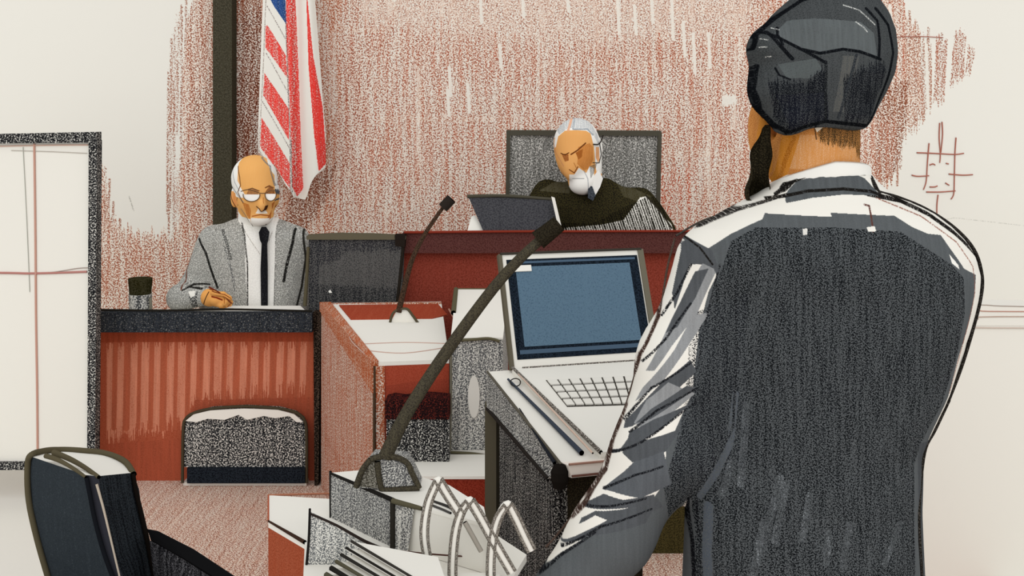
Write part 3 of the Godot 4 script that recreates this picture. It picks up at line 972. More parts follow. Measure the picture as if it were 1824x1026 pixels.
	for q in [[392, 527, 406, 530, 412, 538], [392, 532, 405, 537, 410, 543], [388, 537, 400, 541, 404, 545], [384, 541, 394, 545, 397, 547]]:
		hp.append(bone(q[0], q[1], 4.42, 4.4, q[2], q[3], 4.40, 3.9))
		hp.append(bone(q[2], q[3], 4.40, 3.9, q[4], q[5], 4.41, 3.4))
	hp.append(bone(380, 522, 4.415, 4.8, 398, 524, 4.395, 4.2))
	hp.append(bone(398, 524, 4.395, 4.2, 410, 531, 4.395, 3.6))
	var hs := sheet(350, 500, 430, 560, 4.43, Color("dd9c55"), 4.0)
	on_body(hs, hp, 0.006, 4.3, 4.5)
	hs.fill(ink("e0a560", 0.3, 0.3))
	hs.line([372, 513, 386, 517, 400, 524, 411, 531], 1.3, ink("7a3a1c")); hs.line([378, 528, 386, 530, 396, 534], 2.4, ink("7d2f18"))
	hs.line([398, 528, 400, 540], 1.4, ink("a05a28")); hs.line([404, 532, 412, 540, 406, 546], 2, ink("8a4a28", 0.8)); hs.line([362, 545, 372, 520], 1.6, ink("3a2418"))
	put("hand", skin(pnets(hp, 0.006, P(350, 556, 4.5), P(426, 506, 4.35), 0.003), hs), hs.material(), t)
	var pen := thing("pen", P(396, 544, 4.39), "thin pen held in the witness's hand", "pen")
	put("barrel", tube(pl([372, 511, 392, 522, 414, 541], [4.40, 4.392, 4.385]), 0.003, 0.0015, 6), flat("6b2f20"), pen)
func middle() -> void:
	# wooden counter with a white top, turned to the left
	var h := 0.71
	var bl := on_h(572, 540, h)
	var fl := on_h(667, 645, h)
	var fr := on_h(800, 640, h)
	var br := on_h(786, 537, h)
	var t := thing("counter", Vector3((bl.x + fr.x) / 2, 0, (bl.z + fl.z) / 2), "brown hatched counter with red front and white top beside the witness stand", "counter")
	var brn := mat("dfd6ca", [ink("8f4f36", 0.62, 0.35, 0.1), ink("b4532f", 0.2, 0.3)], 3.9)
	var wht := flat("e5e2d9")
	var dn := Vector3(0, -0.012, 0)
	put("top", prism([bl, fl, fr, br], [bl + dn, fl + dn, fr + dn, br + dn]), wht, t)
	# left side, drawn with a rim band along its upper edge
	var inx := Vector3(0.03, 0, 0)
	put("side_panel", prism([bl + dn, fl + dn, fl + dn + inx, bl + dn + inx], [Vector3(bl.x, 0, bl.z), Vector3(fl.x, 0, fl.z), Vector3(fl.x + 0.03, 0, fl.z), Vector3(bl.x + 0.03, 0, bl.z)]), brn, t)
	put("side_rim", prism([bl + Vector3(-0.006, 0.004, 0), fl + Vector3(-0.006, 0.004, 0.01), fl + Vector3(0.012, 0.004, 0), bl + Vector3(0.035, 0.004, -0.01)], [bl + Vector3(-0.006, -0.03, 0), fl + Vector3(-0.006, -0.09, 0.01), fl + Vector3(0.012, -0.09, 0), bl + Vector3(0.035, -0.03, -0.01)]), mat("d9c6b4", [ink("a04f2e", 0.72, 0.3, 0.1)], 3.6), t)
	var fs := sheet(650, 630, 830, 1080, 3.33, Color("a44a36"), 1.2)
	fs.fill(ink("963f2c", 0.35, 0.3, 0.06))
	fs.poly([650, 630, 830, 630, 830, 650, 650, 655], ink("8f3826", 0.8, 0.2))
	fs.poly([670, 690, 760, 680, 830, 680, 830, 700, 700, 712], ink("93402f", 0.8, 0.2))
	put("front_panel", prism([fl + dn, fr + dn, fr + dn + Vector3(0, 0, -0.03), fl + dn + Vector3(0.03, 0, -0.03)], [Vector3(fl.x, 0, fl.z), Vector3(fr.x, 0, fr.z), Vector3(fr.x, 0, fr.z - 0.03), Vector3(fl.x + 0.03, 0, fl.z - 0.03)], fs), fs.material(), t)
	put("edge_line", tube([fl + Vector3(0, -0.01, 0.004), Vector3(fl.x, 0.05, fl.z + 0.004)], 0.0045, 0.0045, 6), flat("4a3a2c"), t)
	put("ledge", column([on_h(604, 543, h + 0.004), on_h(780, 541, h + 0.004), on_h(797, 560, h + 0.004), on_h(770, 566, h + 0.004), on_h(625, 568, h + 0.004)], h), mat("97402c", [ink("a8543c", 0.3, 0.3)], 4.2), t, "red strip along the counter's rear edge")
	put("edge_line", tube([on_h(800, 551, h + 0.002), on_h(822, 590, h + 0.002)], 0.004, 0.004, 6), flat("b98a78"), t)
	for q in [[640, 613, 720, 610, 795, 612], [650, 624, 720, 629, 800, 618], [622, 600, 630, 612, 660, 640]]:
		var a := []
		for i in range(0, q.size(), 2):
			a.append(on_h(q[i], q[i + 1], h + 0.001))
		put("pencil_line", tube(a, 0.0016, 0.0016, 6), flat("c2a497"), t)
	put("back_panel", slab(pl([574, 541, 786, 539, 786, 867, 574, 867], 4.33), 0.02), brn, t)
	# slim desk microphone on the counter
	var m := thing("gooseneck_microphone", on_h(718, 577, h + 0.001), "slim dark gooseneck microphone on the white counter top", "microphone")
	var om := flat("524b3a")
	var bd := 3.96
	put("base", slab(pl([705, 556, 727, 553, 745, 577, 693, 579], bd), 0.03), flat("e5e2d9"), m)
	for q in [[694, 579, 698, 562, 706, 553, 724, 550, 735, 562, 745, 576], [693, 579, 720, 578, 746, 577]]:
		put("base_frame", tube(pl(q, bd - 0.004), 0.0045, 0.0045, 6), om, m)
	put("gooseneck", tube(pl([710, 556, 722, 505, 735, 460, 755, 420, 778, 385, 792, 366], bd), 0.0105, 0.006, 10), mat("4d3a2e", [ink("2e241c", 0.4)], 4), m)
	put("capsule", tube(pl([789, 370, 804, 354], bd), 0.019, 0.019, 12), flat("2b2622"), m)
	# low red cabinet with equipment box
	var c := thing("low_cabinet", Vector3(-0.2, 0, -3.2), "low red-brown cabinet below the dark grey equipment box", "cabinet")
	put("body", box(Vector3(-0.36, 0, -3.31), Vector3(-0.055, 0.432, -3.12)), mat("8f3a2a", [ink("76291c", 0.45, 0.3)], 3.1), c)
	put("top", box(Vector3(-0.365, 0.432, -3.315), Vector3(-0.05, 0.44, -3.115)), flat("e5e2d9"), c, "white top")
	var e := thing("equipment_box", Vector3(-0.27, 0.44, -3.26), "dark grey speckled box in front of the counter's red front", "box")
	put("body", slab(pl([688, 746, 800, 742, 800, 830.4, 688, 830.4], 3.245), 0.06), mat("dad7ce", [ink("141416", 0.72, 0.15)], 3.2), e)
	put("lid", slab(pl([686, 714, 700, 710, 720, 713, 760, 708, 800, 711, 800, 747, 686, 747], 3.24), 0.07), mat("6a2a22", [ink("191214", 0.66, 0.25)], 3.2), e, "dark reddish lid")
	# grey pedestal with an oval badge
	var p := thing("grey_pedestal", Vector3(-0.11, 0, -3.8), "tall grey computer pedestal with a pale oval badge and white top", "cabinet")
	var f1 := P(803, 605, 3.33)
	var f2 := P(896, 608, 3.33)
	var b1 := P(812, 506, 4.24); b1.y = f1.y
	var b2 := P(905, 506, 4.24); b2.y = f1.y
	f2.y = f1.y
	put("plinth", column([Vector3(f1.x, 0.448, f1.z), Vector3(f2.x, 0.448, f2.z), Vector3(b2.x, 0.448, b2.z), Vector3(b1.x, 0.448, b1.z)], 0.0), flat("e5e2d9"), p)
	put("body", column([f1, f2, b2, b1], 0.448), mat("d6d4cc", [ink("4c4d4f", 0.52, 0.25)], 3.3), p)
	var u := Vector3(0, 0.006, 0)
	put("top", prism([f1 + u, f2 + u, b2 + u, b1 + u], [f1, f2, b2, b1]), flat("e6e3da"), p)
	put("edge_line", tube([b1 + u, f1.lerp(b1, 0.45) + u], 0.009, 0.009, 6), flat("5d5844"), p)
	put("edge_line", tube([b1 + u, b2 + u], 0.004, 0.004, 6), flat("5d5844"), p)
	put("edge_line", tube(pl([800, 607, 840, 605, 870, 603, 890, 608], 3.322), 0.0045, 0.0045, 6), flat("5d5844"), p)
	put("edge_line", tube(pl([803, 806, 840, 808, 866, 812], 3.322), 0.0045, 0.0045, 6), flat("5d5844"), p)
	put("edge_line", tube(pl([803, 606, 803, 700, 801, 830], 3.322), 0.0035, 0.0035, 6), flat("6a6658"), p)
	var ov := []
	for n in 24:
		ov.append_array([844 + 10.5 * cos(n * TAU / 24), 707 + 38 * sin(n * TAU / 24)])
	put("badge", slab(pl(ov, 3.325), 0.01), flat("d4d1c9"), p, "pale oval badge")

func lectern() -> void:
	var b := P(868, 662, 2.75)
	var f := P(1000, 829, 2.2)
	var e1 := (f - b)
	var e2 := Vector3(e1.z, 0, -e1.x).normalized()
	if e2.x < 0:
		e2 = -e2
	var nrm := e2.cross(e1).normalized()
	if nrm.y < 0:
		nrm = -nrm
	var on := func(x: float, y: float, up := 0.0) -> Vector3:      # the point of the sloping top under a pixel
		var ray := P(x, y, 1.0) - Vector3(0, EYE, 0)
		var t: float = (b - Vector3(0, EYE, 0)).dot(nrm) / ray.dot(nrm)
		return Vector3(0, EYE, 0) + ray * t + nrm * up
	var br := b + e2 * 0.52
	var fr := f + e2 * 0.50
	var t := thing("lectern", Vector3(0.2, 0, -2.5), "white-topped lectern with dark speckled side under the open laptop", "lectern")
	var wht := flat("e6e3da")
	var th := Vector3(0, -0.018, 0)
	put("top", prism([b, f, fr, br], [b + th, f + th, fr + th, br + th]), wht, t)
	var spk := mat("d9d6cd", [ink("2a2a2c", 0.55, 0.2)], 2.5)
	var ins := e2 * 0.03
	var ab := b + Vector3(0, -0.09, 0)
	var af := P(976, 853, 2.2)
	put("apron", prism([b + Vector3(0, -0.002, 0) - e2 * 0.002, f + Vector3(0, -0.004, 0) - e2 * 0.002, f + th + ins, b + th + ins], [ab - e2 * 0.002, af - e2 * 0.002, af + ins, ab + ins]), spk, t, "speckled grey side band")
	# body below the apron: speckled black side, olive-black front
	var s0 := b + e1 * 0.1 + e2 * 0.015
	var s1 := Vector3(af.x, 0, af.z) + e2 * 0.012 - e1 * 0.01
	s0.y = ab.y + 0.01
	s1.y = af.y + 0.01
	var d := mat("c9c6be", [ink("0e0e10", 0.72, 0.25)], 2.4)
	put("side_panel", prism([s0, s1, s1 + ins, s0 + ins], [Vector3(s0.x, 0, s0.z), Vector3(s1.x, 0, s1.z), Vector3(s1.x, 0, s1.z) + ins, Vector3(s0.x, 0, s0.z) + ins]), d, t)
	var q0 := s1 + e2 * 0.005
	var q1 := s1 + e2 * 0.19
	put("front_panel", prism([q0, q1, q1 - e1 * 0.06, q0 - e1 * 0.06], [Vector3(q0.x, 0, q0.z), Vector3(q1.x, 0, q1.z), Vector3(q1.x, 0, q1.z) - Vector3(e1.x, 0, e1.z) * 0.06, Vector3(q0.x, 0, q0.z) - Vector3(e1.x, 0, e1.z) * 0.06]), mat("322c1f", [ink("1a1712", 0.5, 0.3)], 2.2), t, "olive-black front")
	put("rear_leg", column([ab + Vector3(-0.006, 0.01, 0), ab + Vector3(0.022, 0.01, 0.01), ab + Vector3(0.022, 0.01, -0.03), ab + Vector3(-0.006, 0.01, -0.03)], 0.0), flat("544f41"), t)
	put("rear_leg_strip", column([ab + Vector3(0.022, 0.01, 0.012), ab + Vector3(0.045, 0.01, 0.02), ab + Vector3(0.045, 0.01, -0.02), ab + Vector3(0.022, 0.01, -0.02)], 0.0), flat("25221b"), t)
	put("edge_line", tube([b, b.lerp(f, 0.5), f], 0.003, 0.004, 6), flat("5a554b"), t)
	put("edge_line", tube([ab, af], 0.005, 0.004, 6), flat("2b2724"), t)
	put("corner_knob", lathe(f + Vector3(-0.004, -0.03, 0.006), [[0, 0.033], [0.012, 0.032], [0.017, 0.02], [0.017, 0.004], [0.012, -0.012], [0, -0.016]]), flat("1d1a17"), t)
	put("front_trim", prism([f + Vector3(0.012, 0.003, 0.008), fr + Vector3(0, 0.003, 0.008), fr + Vector3(0, 0.003, -0.01), f + Vector3(0, 0.003, -0.01)], [f + Vector3(0.02, -0.022, 0.008), fr + Vector3(0, -0.022, 0.008), fr + Vector3(0, -0.022, -0.01), f + Vector3(0, -0.022, -0.01)]), flat("e6ddd2"), t)
	put("edge_line", tube([f + Vector3(0.014, 0.005, 0.01), fr + Vector3(0, 0.005, 0.01)], 0.0022, 0.0022, 6), flat("a07a6a"), t)
	put("edge_line", tube([f + Vector3(0.02, -0.018, 0.01), fr + Vector3(0, -0.018, 0.01)], 0.0022, 0.0022, 6), flat("6a4a40"), t)
	put("edge_line", tube([on.call(925, 728, 0.001), on.call(955, 775, 0.001), on.call(988, 826, 0.001)], 0.0012, 0.004, 6), flat("24262b"), t)
	# laptop
	var hl: Vector3 = on.call(912, 664)
	var gl: Vector3 = on.call(1070, 818)
	var up := nrm * 0.014
	var w := e2 * 0.385
	var l := thing("laptop", (hl + gl + w) / 2, "open white-framed laptop with blank blue screen on the lectern", "laptop")
	put("base", prism([hl + up, gl + up, gl + w + up, hl + w + up], [hl, gl, gl + w, hl + w]), flat("e6e3da"), l)
	put("edge_line", tube([hl + up, hl.lerp(gl, 0.5) + up, gl + up], 0.0038, 0.0045, 6), mat("c9c2b8", [ink("4a453f", 0.7)], 2.4), l)
	put("edge_line", tube([hl + up + w * 0.06 + e1 * 0.02, hl + up + w * 0.95 + e1 * 0.02], 0.003, 0.003, 6), mat("c9c2b8", [ink("4a453f", 0.7)], 2.4), l)
	put("edge_line", tube([hl + up - e1 * 0.005, gl + up - w * 0.045], 0.0022, 0.0022, 6), flat("cdb3a2"), l)
	# screen
	var back := -Vector3(e1.x, 0, e1.z).normalized()
	var rise := Vector3(0, 0.262, 0) + back * 0.115
	var sl := hl + up
	var sr := hl + up + w
	var n2 := rise.cross(w).normalized()
	if n2.z < 0:
		n2 = -n2
	var quad := func(u0: float, v0: float, u1: float, v1: float, o: float) -> Array:
		var a := []
		for q in [[u0, v1], [u1, v1], [u1, v0], [u0, v0]]:
			a.append(sl + w * q[0] + rise * q[1] + n2 * o)
		return a
	var lid := put("lid", prism(quad.call(0.0, 0.0, 1.0, 1.0, 0.0), quad.call(0, 0, 1, 1, -0.012)), flat("e4e1d8"), l)
	put("bezel", prism(quad.call(0.04, 0.06, 0.965, 0.945, 0.002), quad.call(0.04, 0.06, 0.965, 0.945, 0.0)), mat("222b36", [ink("11161c", 0.4, 0.3)], 2.7), lid, "dark navy bezel")
	put("display", prism(quad.call(0.095, 0.165, 0.90, 0.875, 0.004), quad.call(0.095, 0.165, 0.90, 0.875, 0.002)), mat("587082", [ink("688194", 0.25, 0.1), ink("475d70", 0.2)], 2.7), lid, "plain steel-blue display")
	put("display_strip", prism(quad.call(0.06, 0.102, 0.92, 0.138, 0.0035), quad.call(0.06, 0.102, 0.92, 0.138, 0.002)), flat("47596b"), lid)
	put("display_strip", prism(quad.call(0.06, 0.905, 0.945, 0.925, 0.0035), quad.call(0.06, 0.905, 0.945, 0.925, 0.002)), flat("4a5d70"), lid)
	put("side_edge", prism(quad.call(-0.012, -0.02, 0.012, 1.0, 0.004), quad.call(-0.012, -0.02, 0.012, 1.0, -0.014)), flat("5f594b"), lid)
	put("side_edge", prism(quad.call(0.975, 0.0, 1.015, 1.0, 0.004), quad.call(0.975, 0.0, 1.015, 1.0, -0.014)), flat("6a6557"), lid)
	put("top_line", tube([sl + rise + n2 * 0.004, sr + rise + n2 * 0.004], 0.003, 0.003, 6), flat("3c3832"), lid)
	put("sticker", prism(quad.call(0.07, 0.83, 0.2, 0.885, 0.008), quad.call(0.07, 0.83, 0.2, 0.885, 0.002)), flat("e8e5dc"), lid, "small white note on the screen corner")
	# keyboard: dark well and separate keys
	var corner := [on.call(972, 688), on.call(1130, 680), on.call(1140, 732), on.call(1010, 736)]
	var bil := func(u: float, v: float, o: float) -> Vector3:
		return corner[0].lerp(corner[1], u).lerp(corner[3].lerp(corner[2], u), v) + nrm * o
	var kb := put("keyboard", prism([bil.call(0, 0, 0.015), bil.call(1, 0, 0.015), bil.call(1, 1, 0.015), bil.call(0, 1, 0.015)], [bil.call(0, 0, 0.013), bil.call(1, 0, 0.013), bil.call(1, 1, 0.013), bil.call(0, 1, 0.013)]), mat("6a665e", [ink("2a2825", 0.55)], 2.5), l)
	for r in 4:
		for c in 8:
			var u0 := (c + 0.07) / 8.0
			var u1 := (c + 0.90) / 8.0
			var v0 := (r + 0.12) / 4.0
			var v1 := (r + 0.86) / 4.0
			put("key", prism([bil.call(u0, v0, 0.018), bil.call(u1, v0, 0.018), bil.call(u1, v1, 0.018), bil.call(u0, v1, 0.018)], [bil.call(u0, v0, 0.0145), bil.call(u1, v0, 0.0145), bil.call(u1, v1, 0.0145), bil.call(u0, v1, 0.0145)]), flat("e2dfd6"), kb)
	# pen lying along the left edge of the laptop
	var pn := thing("stylus", on.call(970, 745), "long dark stylus lying along the lectern top left of the laptop", "pen")
	put("barrel", tube([on.call(905, 680, 0.006), on.call(970, 745, 0.006), on.call(1036, 812, 0.006)], 0.0028, 0.0055, 8), flat("3d434d"), pn)
	var ring := []
	for n in 13:
		ring.append(on.call(918 + 9 * cos(n * TAU / 12), 687 + 7 * sin(n * TAU / 12), 0.008))
	put("clip_ring", tube(ring, 0.0014, 0.0014, 6), flat("34322f"), pn)

func near_table() -> void:
	var h := 0.70
	var top := []
	for q in [[478, 882], [478, 928], [543, 966], [538, 1075], [884, 1075], [938, 988], [872, 945], [775, 900]]:
		top.append(on_h(q[0], q[1], h))
	var t := thing("counsel_table", Vector3(-0.2, 0, -1.95), "near counsel table with white top and red-brown side", "table")
	var low := []
	for p in top:
		low.append(p + Vector3(0, -0.012, 0))
	put("top", prism(top, low), flat("e5e2d9"), t)
	var redm := mat("a5583e", [ink("8f442d", 0.5, 0.35, 0.1)], 2.0)
	put("side_panel", prism([low[0], low[1], low[1] + Vector3(0.02, 0, 0), low[0] + Vector3(0.02, 0, 0)], [Vector3(low[0].x, 0, low[0].z), Vector3(low[1].x, 0, low[1].z), Vector3(low[1].x + 0.02, 0, low[1].z), Vector3(low[0].x + 0.02, 0, low[0].z)]), redm, t)
	put("side_panel", prism([low[1], low[2], low[2] + Vector3(0.02, 0, -0.03), low[1] + Vector3(0.02, 0, -0.03)], [Vector3(low[1].x, 0, low[1].z), Vector3(low[2].x, 0, low[2].z), Vector3(low[2].x + 0.02, 0, low[2].z - 0.03), Vector3(low[1].x + 0.02, 0, low[1].z - 0.03)]), redm, t)
	for q in [[890, 1060], [800, 915]]:
		var p: Vector3 = on_h(q[0], q[1], h)
		put("leg", box(Vector3(p.x - 0.05, 0, p.z), Vector3(p.x - 0.01, h - 0.012, p.z + 0.04)), redm, t)
	put("edge_line", tube([top[0], top[1]], 0.0016, 0.0016, 6), flat("a8583e"), t)
	put("edge_line", tube([top[1], top[1].lerp(top[2], 0.5), top[2]], 0.002, 0.004, 6), flat("3a2a22"), t)
	put("edge_line", tube([top[0], on_h(590, 879, h)], 0.002, 0.002, 6), flat("a06a52"), t)
	# flat document case, white cover and grey sides
	var c := thing("document_case", on_h(720, 960, h), "low grey-sided document case with white lid under the large microphone", "case")
	var hc := 0.782
	var lid := []
	for q in [[590, 842], [702, 890], [868, 934], [862, 903], [800, 864], [745, 848], [660, 836]]:
		lid.append(on_h(q[0], q[1], hc))
	put("lid", prism(lid, lid.map(func(p): return p + Vector3(0, -0.006, 0))), flat("e6e3da"), c)
	put("body", prism(lid.map(func(p): return p + Vector3(0, -0.006, -0.001)), lid.map(func(p): return Vector3(p.x, h + 0.001, p.z - 0.001))), flat("dfdcd3"), c)
	var gl := mat("d6d4cc", [ink("3c3d40", 0.55, 0.25)], 2.0)
	var o := Vector3(-0.001, 0, 0.003)
	put("side", prism([lid[0] + o, lid[1] + o, lid[1] + o + Vector3(0, 0, -0.004), lid[0] + o + Vector3(0, 0, -0.004)], [Vector3(lid[0].x, h, lid[0].z) + o, Vector3(lid[1].x, h, lid[1].z) + o, Vector3(lid[1].x, h, lid[1].z - 0.004) + o, Vector3(lid[0].x, h, lid[0].z - 0.004) + o]), gl, c, "grey hatched side")
	var m2: Vector3 = lid[1].lerp(lid[2], 0.24)
	put("side", prism([lid[1] + o, m2 + o, m2 + o + Vector3(0, 0, -0.004), lid[1] + o + Vector3(0, 0, -0.004)], [Vector3(lid[1].x, h, lid[1].z) + o, Vector3(m2.x - 0.012, h, m2.z) + o, Vector3(m2.x - 0.012, h, m2.z - 0.004) + o, Vector3(lid[1].x, h, lid[1].z - 0.004) + o]), mat("dcd9d0", [ink("3c3d40", 0.42, 0.5)], 2.0), c, "grey hatched side")
	put("edge_line", tube([lid[0] + o, lid[0].lerp(lid[1], 0.5) + o, lid[1] + o], 0.0025, 0.0045, 6), flat("211f1d"), c)
	put("edge_line", tube([lid[1] + o * 2, m2 + o * 2, lid[1].lerp(lid[2], 0.33) + o * 2], 0.005, 0.0035, 6), flat("55503f"), c)
	put("edge_line", tube([lid[1] + o * 2, Vector3(lid[1].x, h, lid[1].z) + o * 2], 0.0045, 0.0045, 6), flat("2e2b26"), c)
	put("edge_line", tube([lid[0] + o + Vector3(0, 0.004, 0), Vector3(lid[0].x, h, lid[0].z) + o], 0.0025, 0.002, 6), flat("2a2826"), c)
	put("pencil_line", tube([on_h(773, 893, hc + 0.002), on_h(800, 903, hc + 0.002), on_h(820, 916, hc + 0.002)], 0.002, 0.003, 6), flat("3a3836"), c)
	put("pencil_line", tube([on_h(770, 900, hc + 0.002), on_h(790, 908, hc + 0.002), on_h(803, 914, hc + 0.002)], 0.002, 0.002, 6), flat("4a4846"), c)
	# large microphone
	var md := 1.985
	var m := thing("gooseneck_microphone", on_h(692, 868, hc), "large thick gooseneck microphone rising across the picture from the document case", "microphone")
	var gm := mat("d0cec6", [ink("4a4a4c", 0.58, 0.2)], 1.98)
	var pb := [634, 868, 645, 838, 662, 818, 722, 822, 735, 845, 747, 870, 700, 874]
	put("base", slab(pl(pb, md), 0.06), gm, m)
	var om := mat("4b4638", [ink("34302a", 0.4, 0.3)], 2.0)
	for q in [[634, 868, 645, 838, 660, 818], [660, 818, 690, 812, 722, 822, 735, 845, 747, 870], [672, 822, 675, 850, 680, 873], [680, 874, 712, 872, 747, 869]]:
		put("base_frame", tube(pl(q, md - 0.004), 0.0055, 0.005, 6), om, m)
	put("base_side", slab(pl([636, 866, 648, 836, 662, 820, 671, 823, 679, 871], md - 0.002), 0.004), mat("8a867c", [ink("3a372f", 0.5, 0.3)], 1.98), m, "darker side of the base")
	put("gooseneck", tube(pl([686, 814, 720, 744, 770, 664, 820, 592, 880, 512, 925, 462, 965, 425], md), 0.0125, 0.0085, 12), om, m)
	put("capsule", tube(pl([958, 428, 975, 415, 996, 398], md), 0.0175, 0.015, 14), mat("2f2a20", [ink("1c1913", 0.4)], 2.0), m, "dark olive capsule")
	# standing grey folder at the left
	var g := thing("grey_folder", on_h(560, 1005, h), "grey hatched folder standing at the near table's left corner", "folder")
	var fd := 1.862
	put("cover", slab(pl([552, 916, 600, 938, 650, 966, 696, 992, 696, 1006, 548, 1006], fd), 0.01), mat("dad8d0", [ink("55585a", 0.46, 0.3)], 1.85), g)
	put("edge_line", tube(pl([550, 914, 600, 936, 650, 964, 700, 985], fd - 0.001), 0.0018, 0.003, 6), flat("2c2522"), g)
	put("edge_line", tube(pl([552, 906, 550, 960, 546, 1006], fd - 0.001), 0.002, 0.0022, 6), flat("1f1d1c"), g)
	put("edge_line", tube(pl([654, 973, 720, 982, 780, 988, 862, 993], fd - 0.01), 0.0016, 0.0012, 6), flat("4a2f28"), g)
	# fanned sheets
	for i in 7:
		var y := h + 0.012 + i * 0.008
		var lab: String = ["lowest", "second", "third", "fourth", "fifth", "sixth", "topmost"][i]
		var sh := thing("paper_sheet", on_h(600 + i * 9, 1000, y), "%s of the fanned white sheets beside the grey folder" % lab, "paper", "fanned sheets on the near table")
		var q := [on_h(572 + i * 9, 1036 - i * 12, y), on_h(700 + i * 9, 1112 - i * 12, y), on_h(800, 1112 - i * 10, y), on_h(780, 1022 - i * 5, y)]
		put("sheet", prism(q, q.map(func(p): return p + Vector3(0, -0.004, 0))), flat("e6e3da"), sh)
		put("edge_line", tube([q[0], q[0].lerp(q[1], 0.5), q[1]], [0.005, 0.005, 0.0045, 0.0035, 0.003, 0.0022, 0.0025][i], 0.002, 6), flat(["5c5744", "4d4a3b", "24221f", "4f4b3c", "2b2926", "24221f", "35322e"][i]), sh)
	# pointed hoops of a wire sorter
	var w := thing("document_rack", on_h(840, 1020, h), "white rack of three pointed hoops on the near table", "rack")
	var hd := 1.80
	for q in [[[768, 1018, 758, 975, 756, 940, 762, 900, 771, 875, 781, 855], [781, 855, 795, 878, 808, 898, 820, 916]],
		[[808, 1062, 806, 1010, 811, 950, 822, 912, 837, 891], [837, 891, 855, 920, 876, 958, 912, 1020]],
		[[876, 1062, 874, 1010, 878, 960, 888, 922, 905, 898], [905, 898, 920, 925, 934, 955, 947, 981]]]:
		var hp: Array = q[0] + q[1].slice(2)
		var hoop := put("hoop", tube(pl(hp, hd), 0.0065, 0.0065, 8, true, 0.5), flat("e2dfd6"), w)
		for e in [-1, 1]:
			for part in q:
				var sh := []
				for i in range(0, part.size(), 2):
					sh.append_array([part[i] + e * 6, part[i + 1] + (0 if part == q[0] else -e * 3)])
				put("edge_line", tube(pl(sh, hd - 0.002), 0.0026, 0.0026, 6), mat("a09a90", [ink("5f5952", 0.6)], 1.8), hoop)
	put("brace", tube(pl([828, 930, 842, 955, 857, 982], hd), 0.004, 0.004, 6), flat("948e84"), w)
	put("foot", lathe(P(768, 1018, hd), [[0, -0.008], [0.007, -0.006], [0.008, 0], [0.006, 0.006], [0, 0.007]], 12), flat("26221f"), w)
	var bb := on_h(790, 1050, h)
	put("base_bar", box(Vector3(P(760, 0, hd).x, h, -hd - 0.01), Vector3(P(890, 0, hd).x, h + 0.008, -hd + 0.01)), flat("e2dfd6"), w)

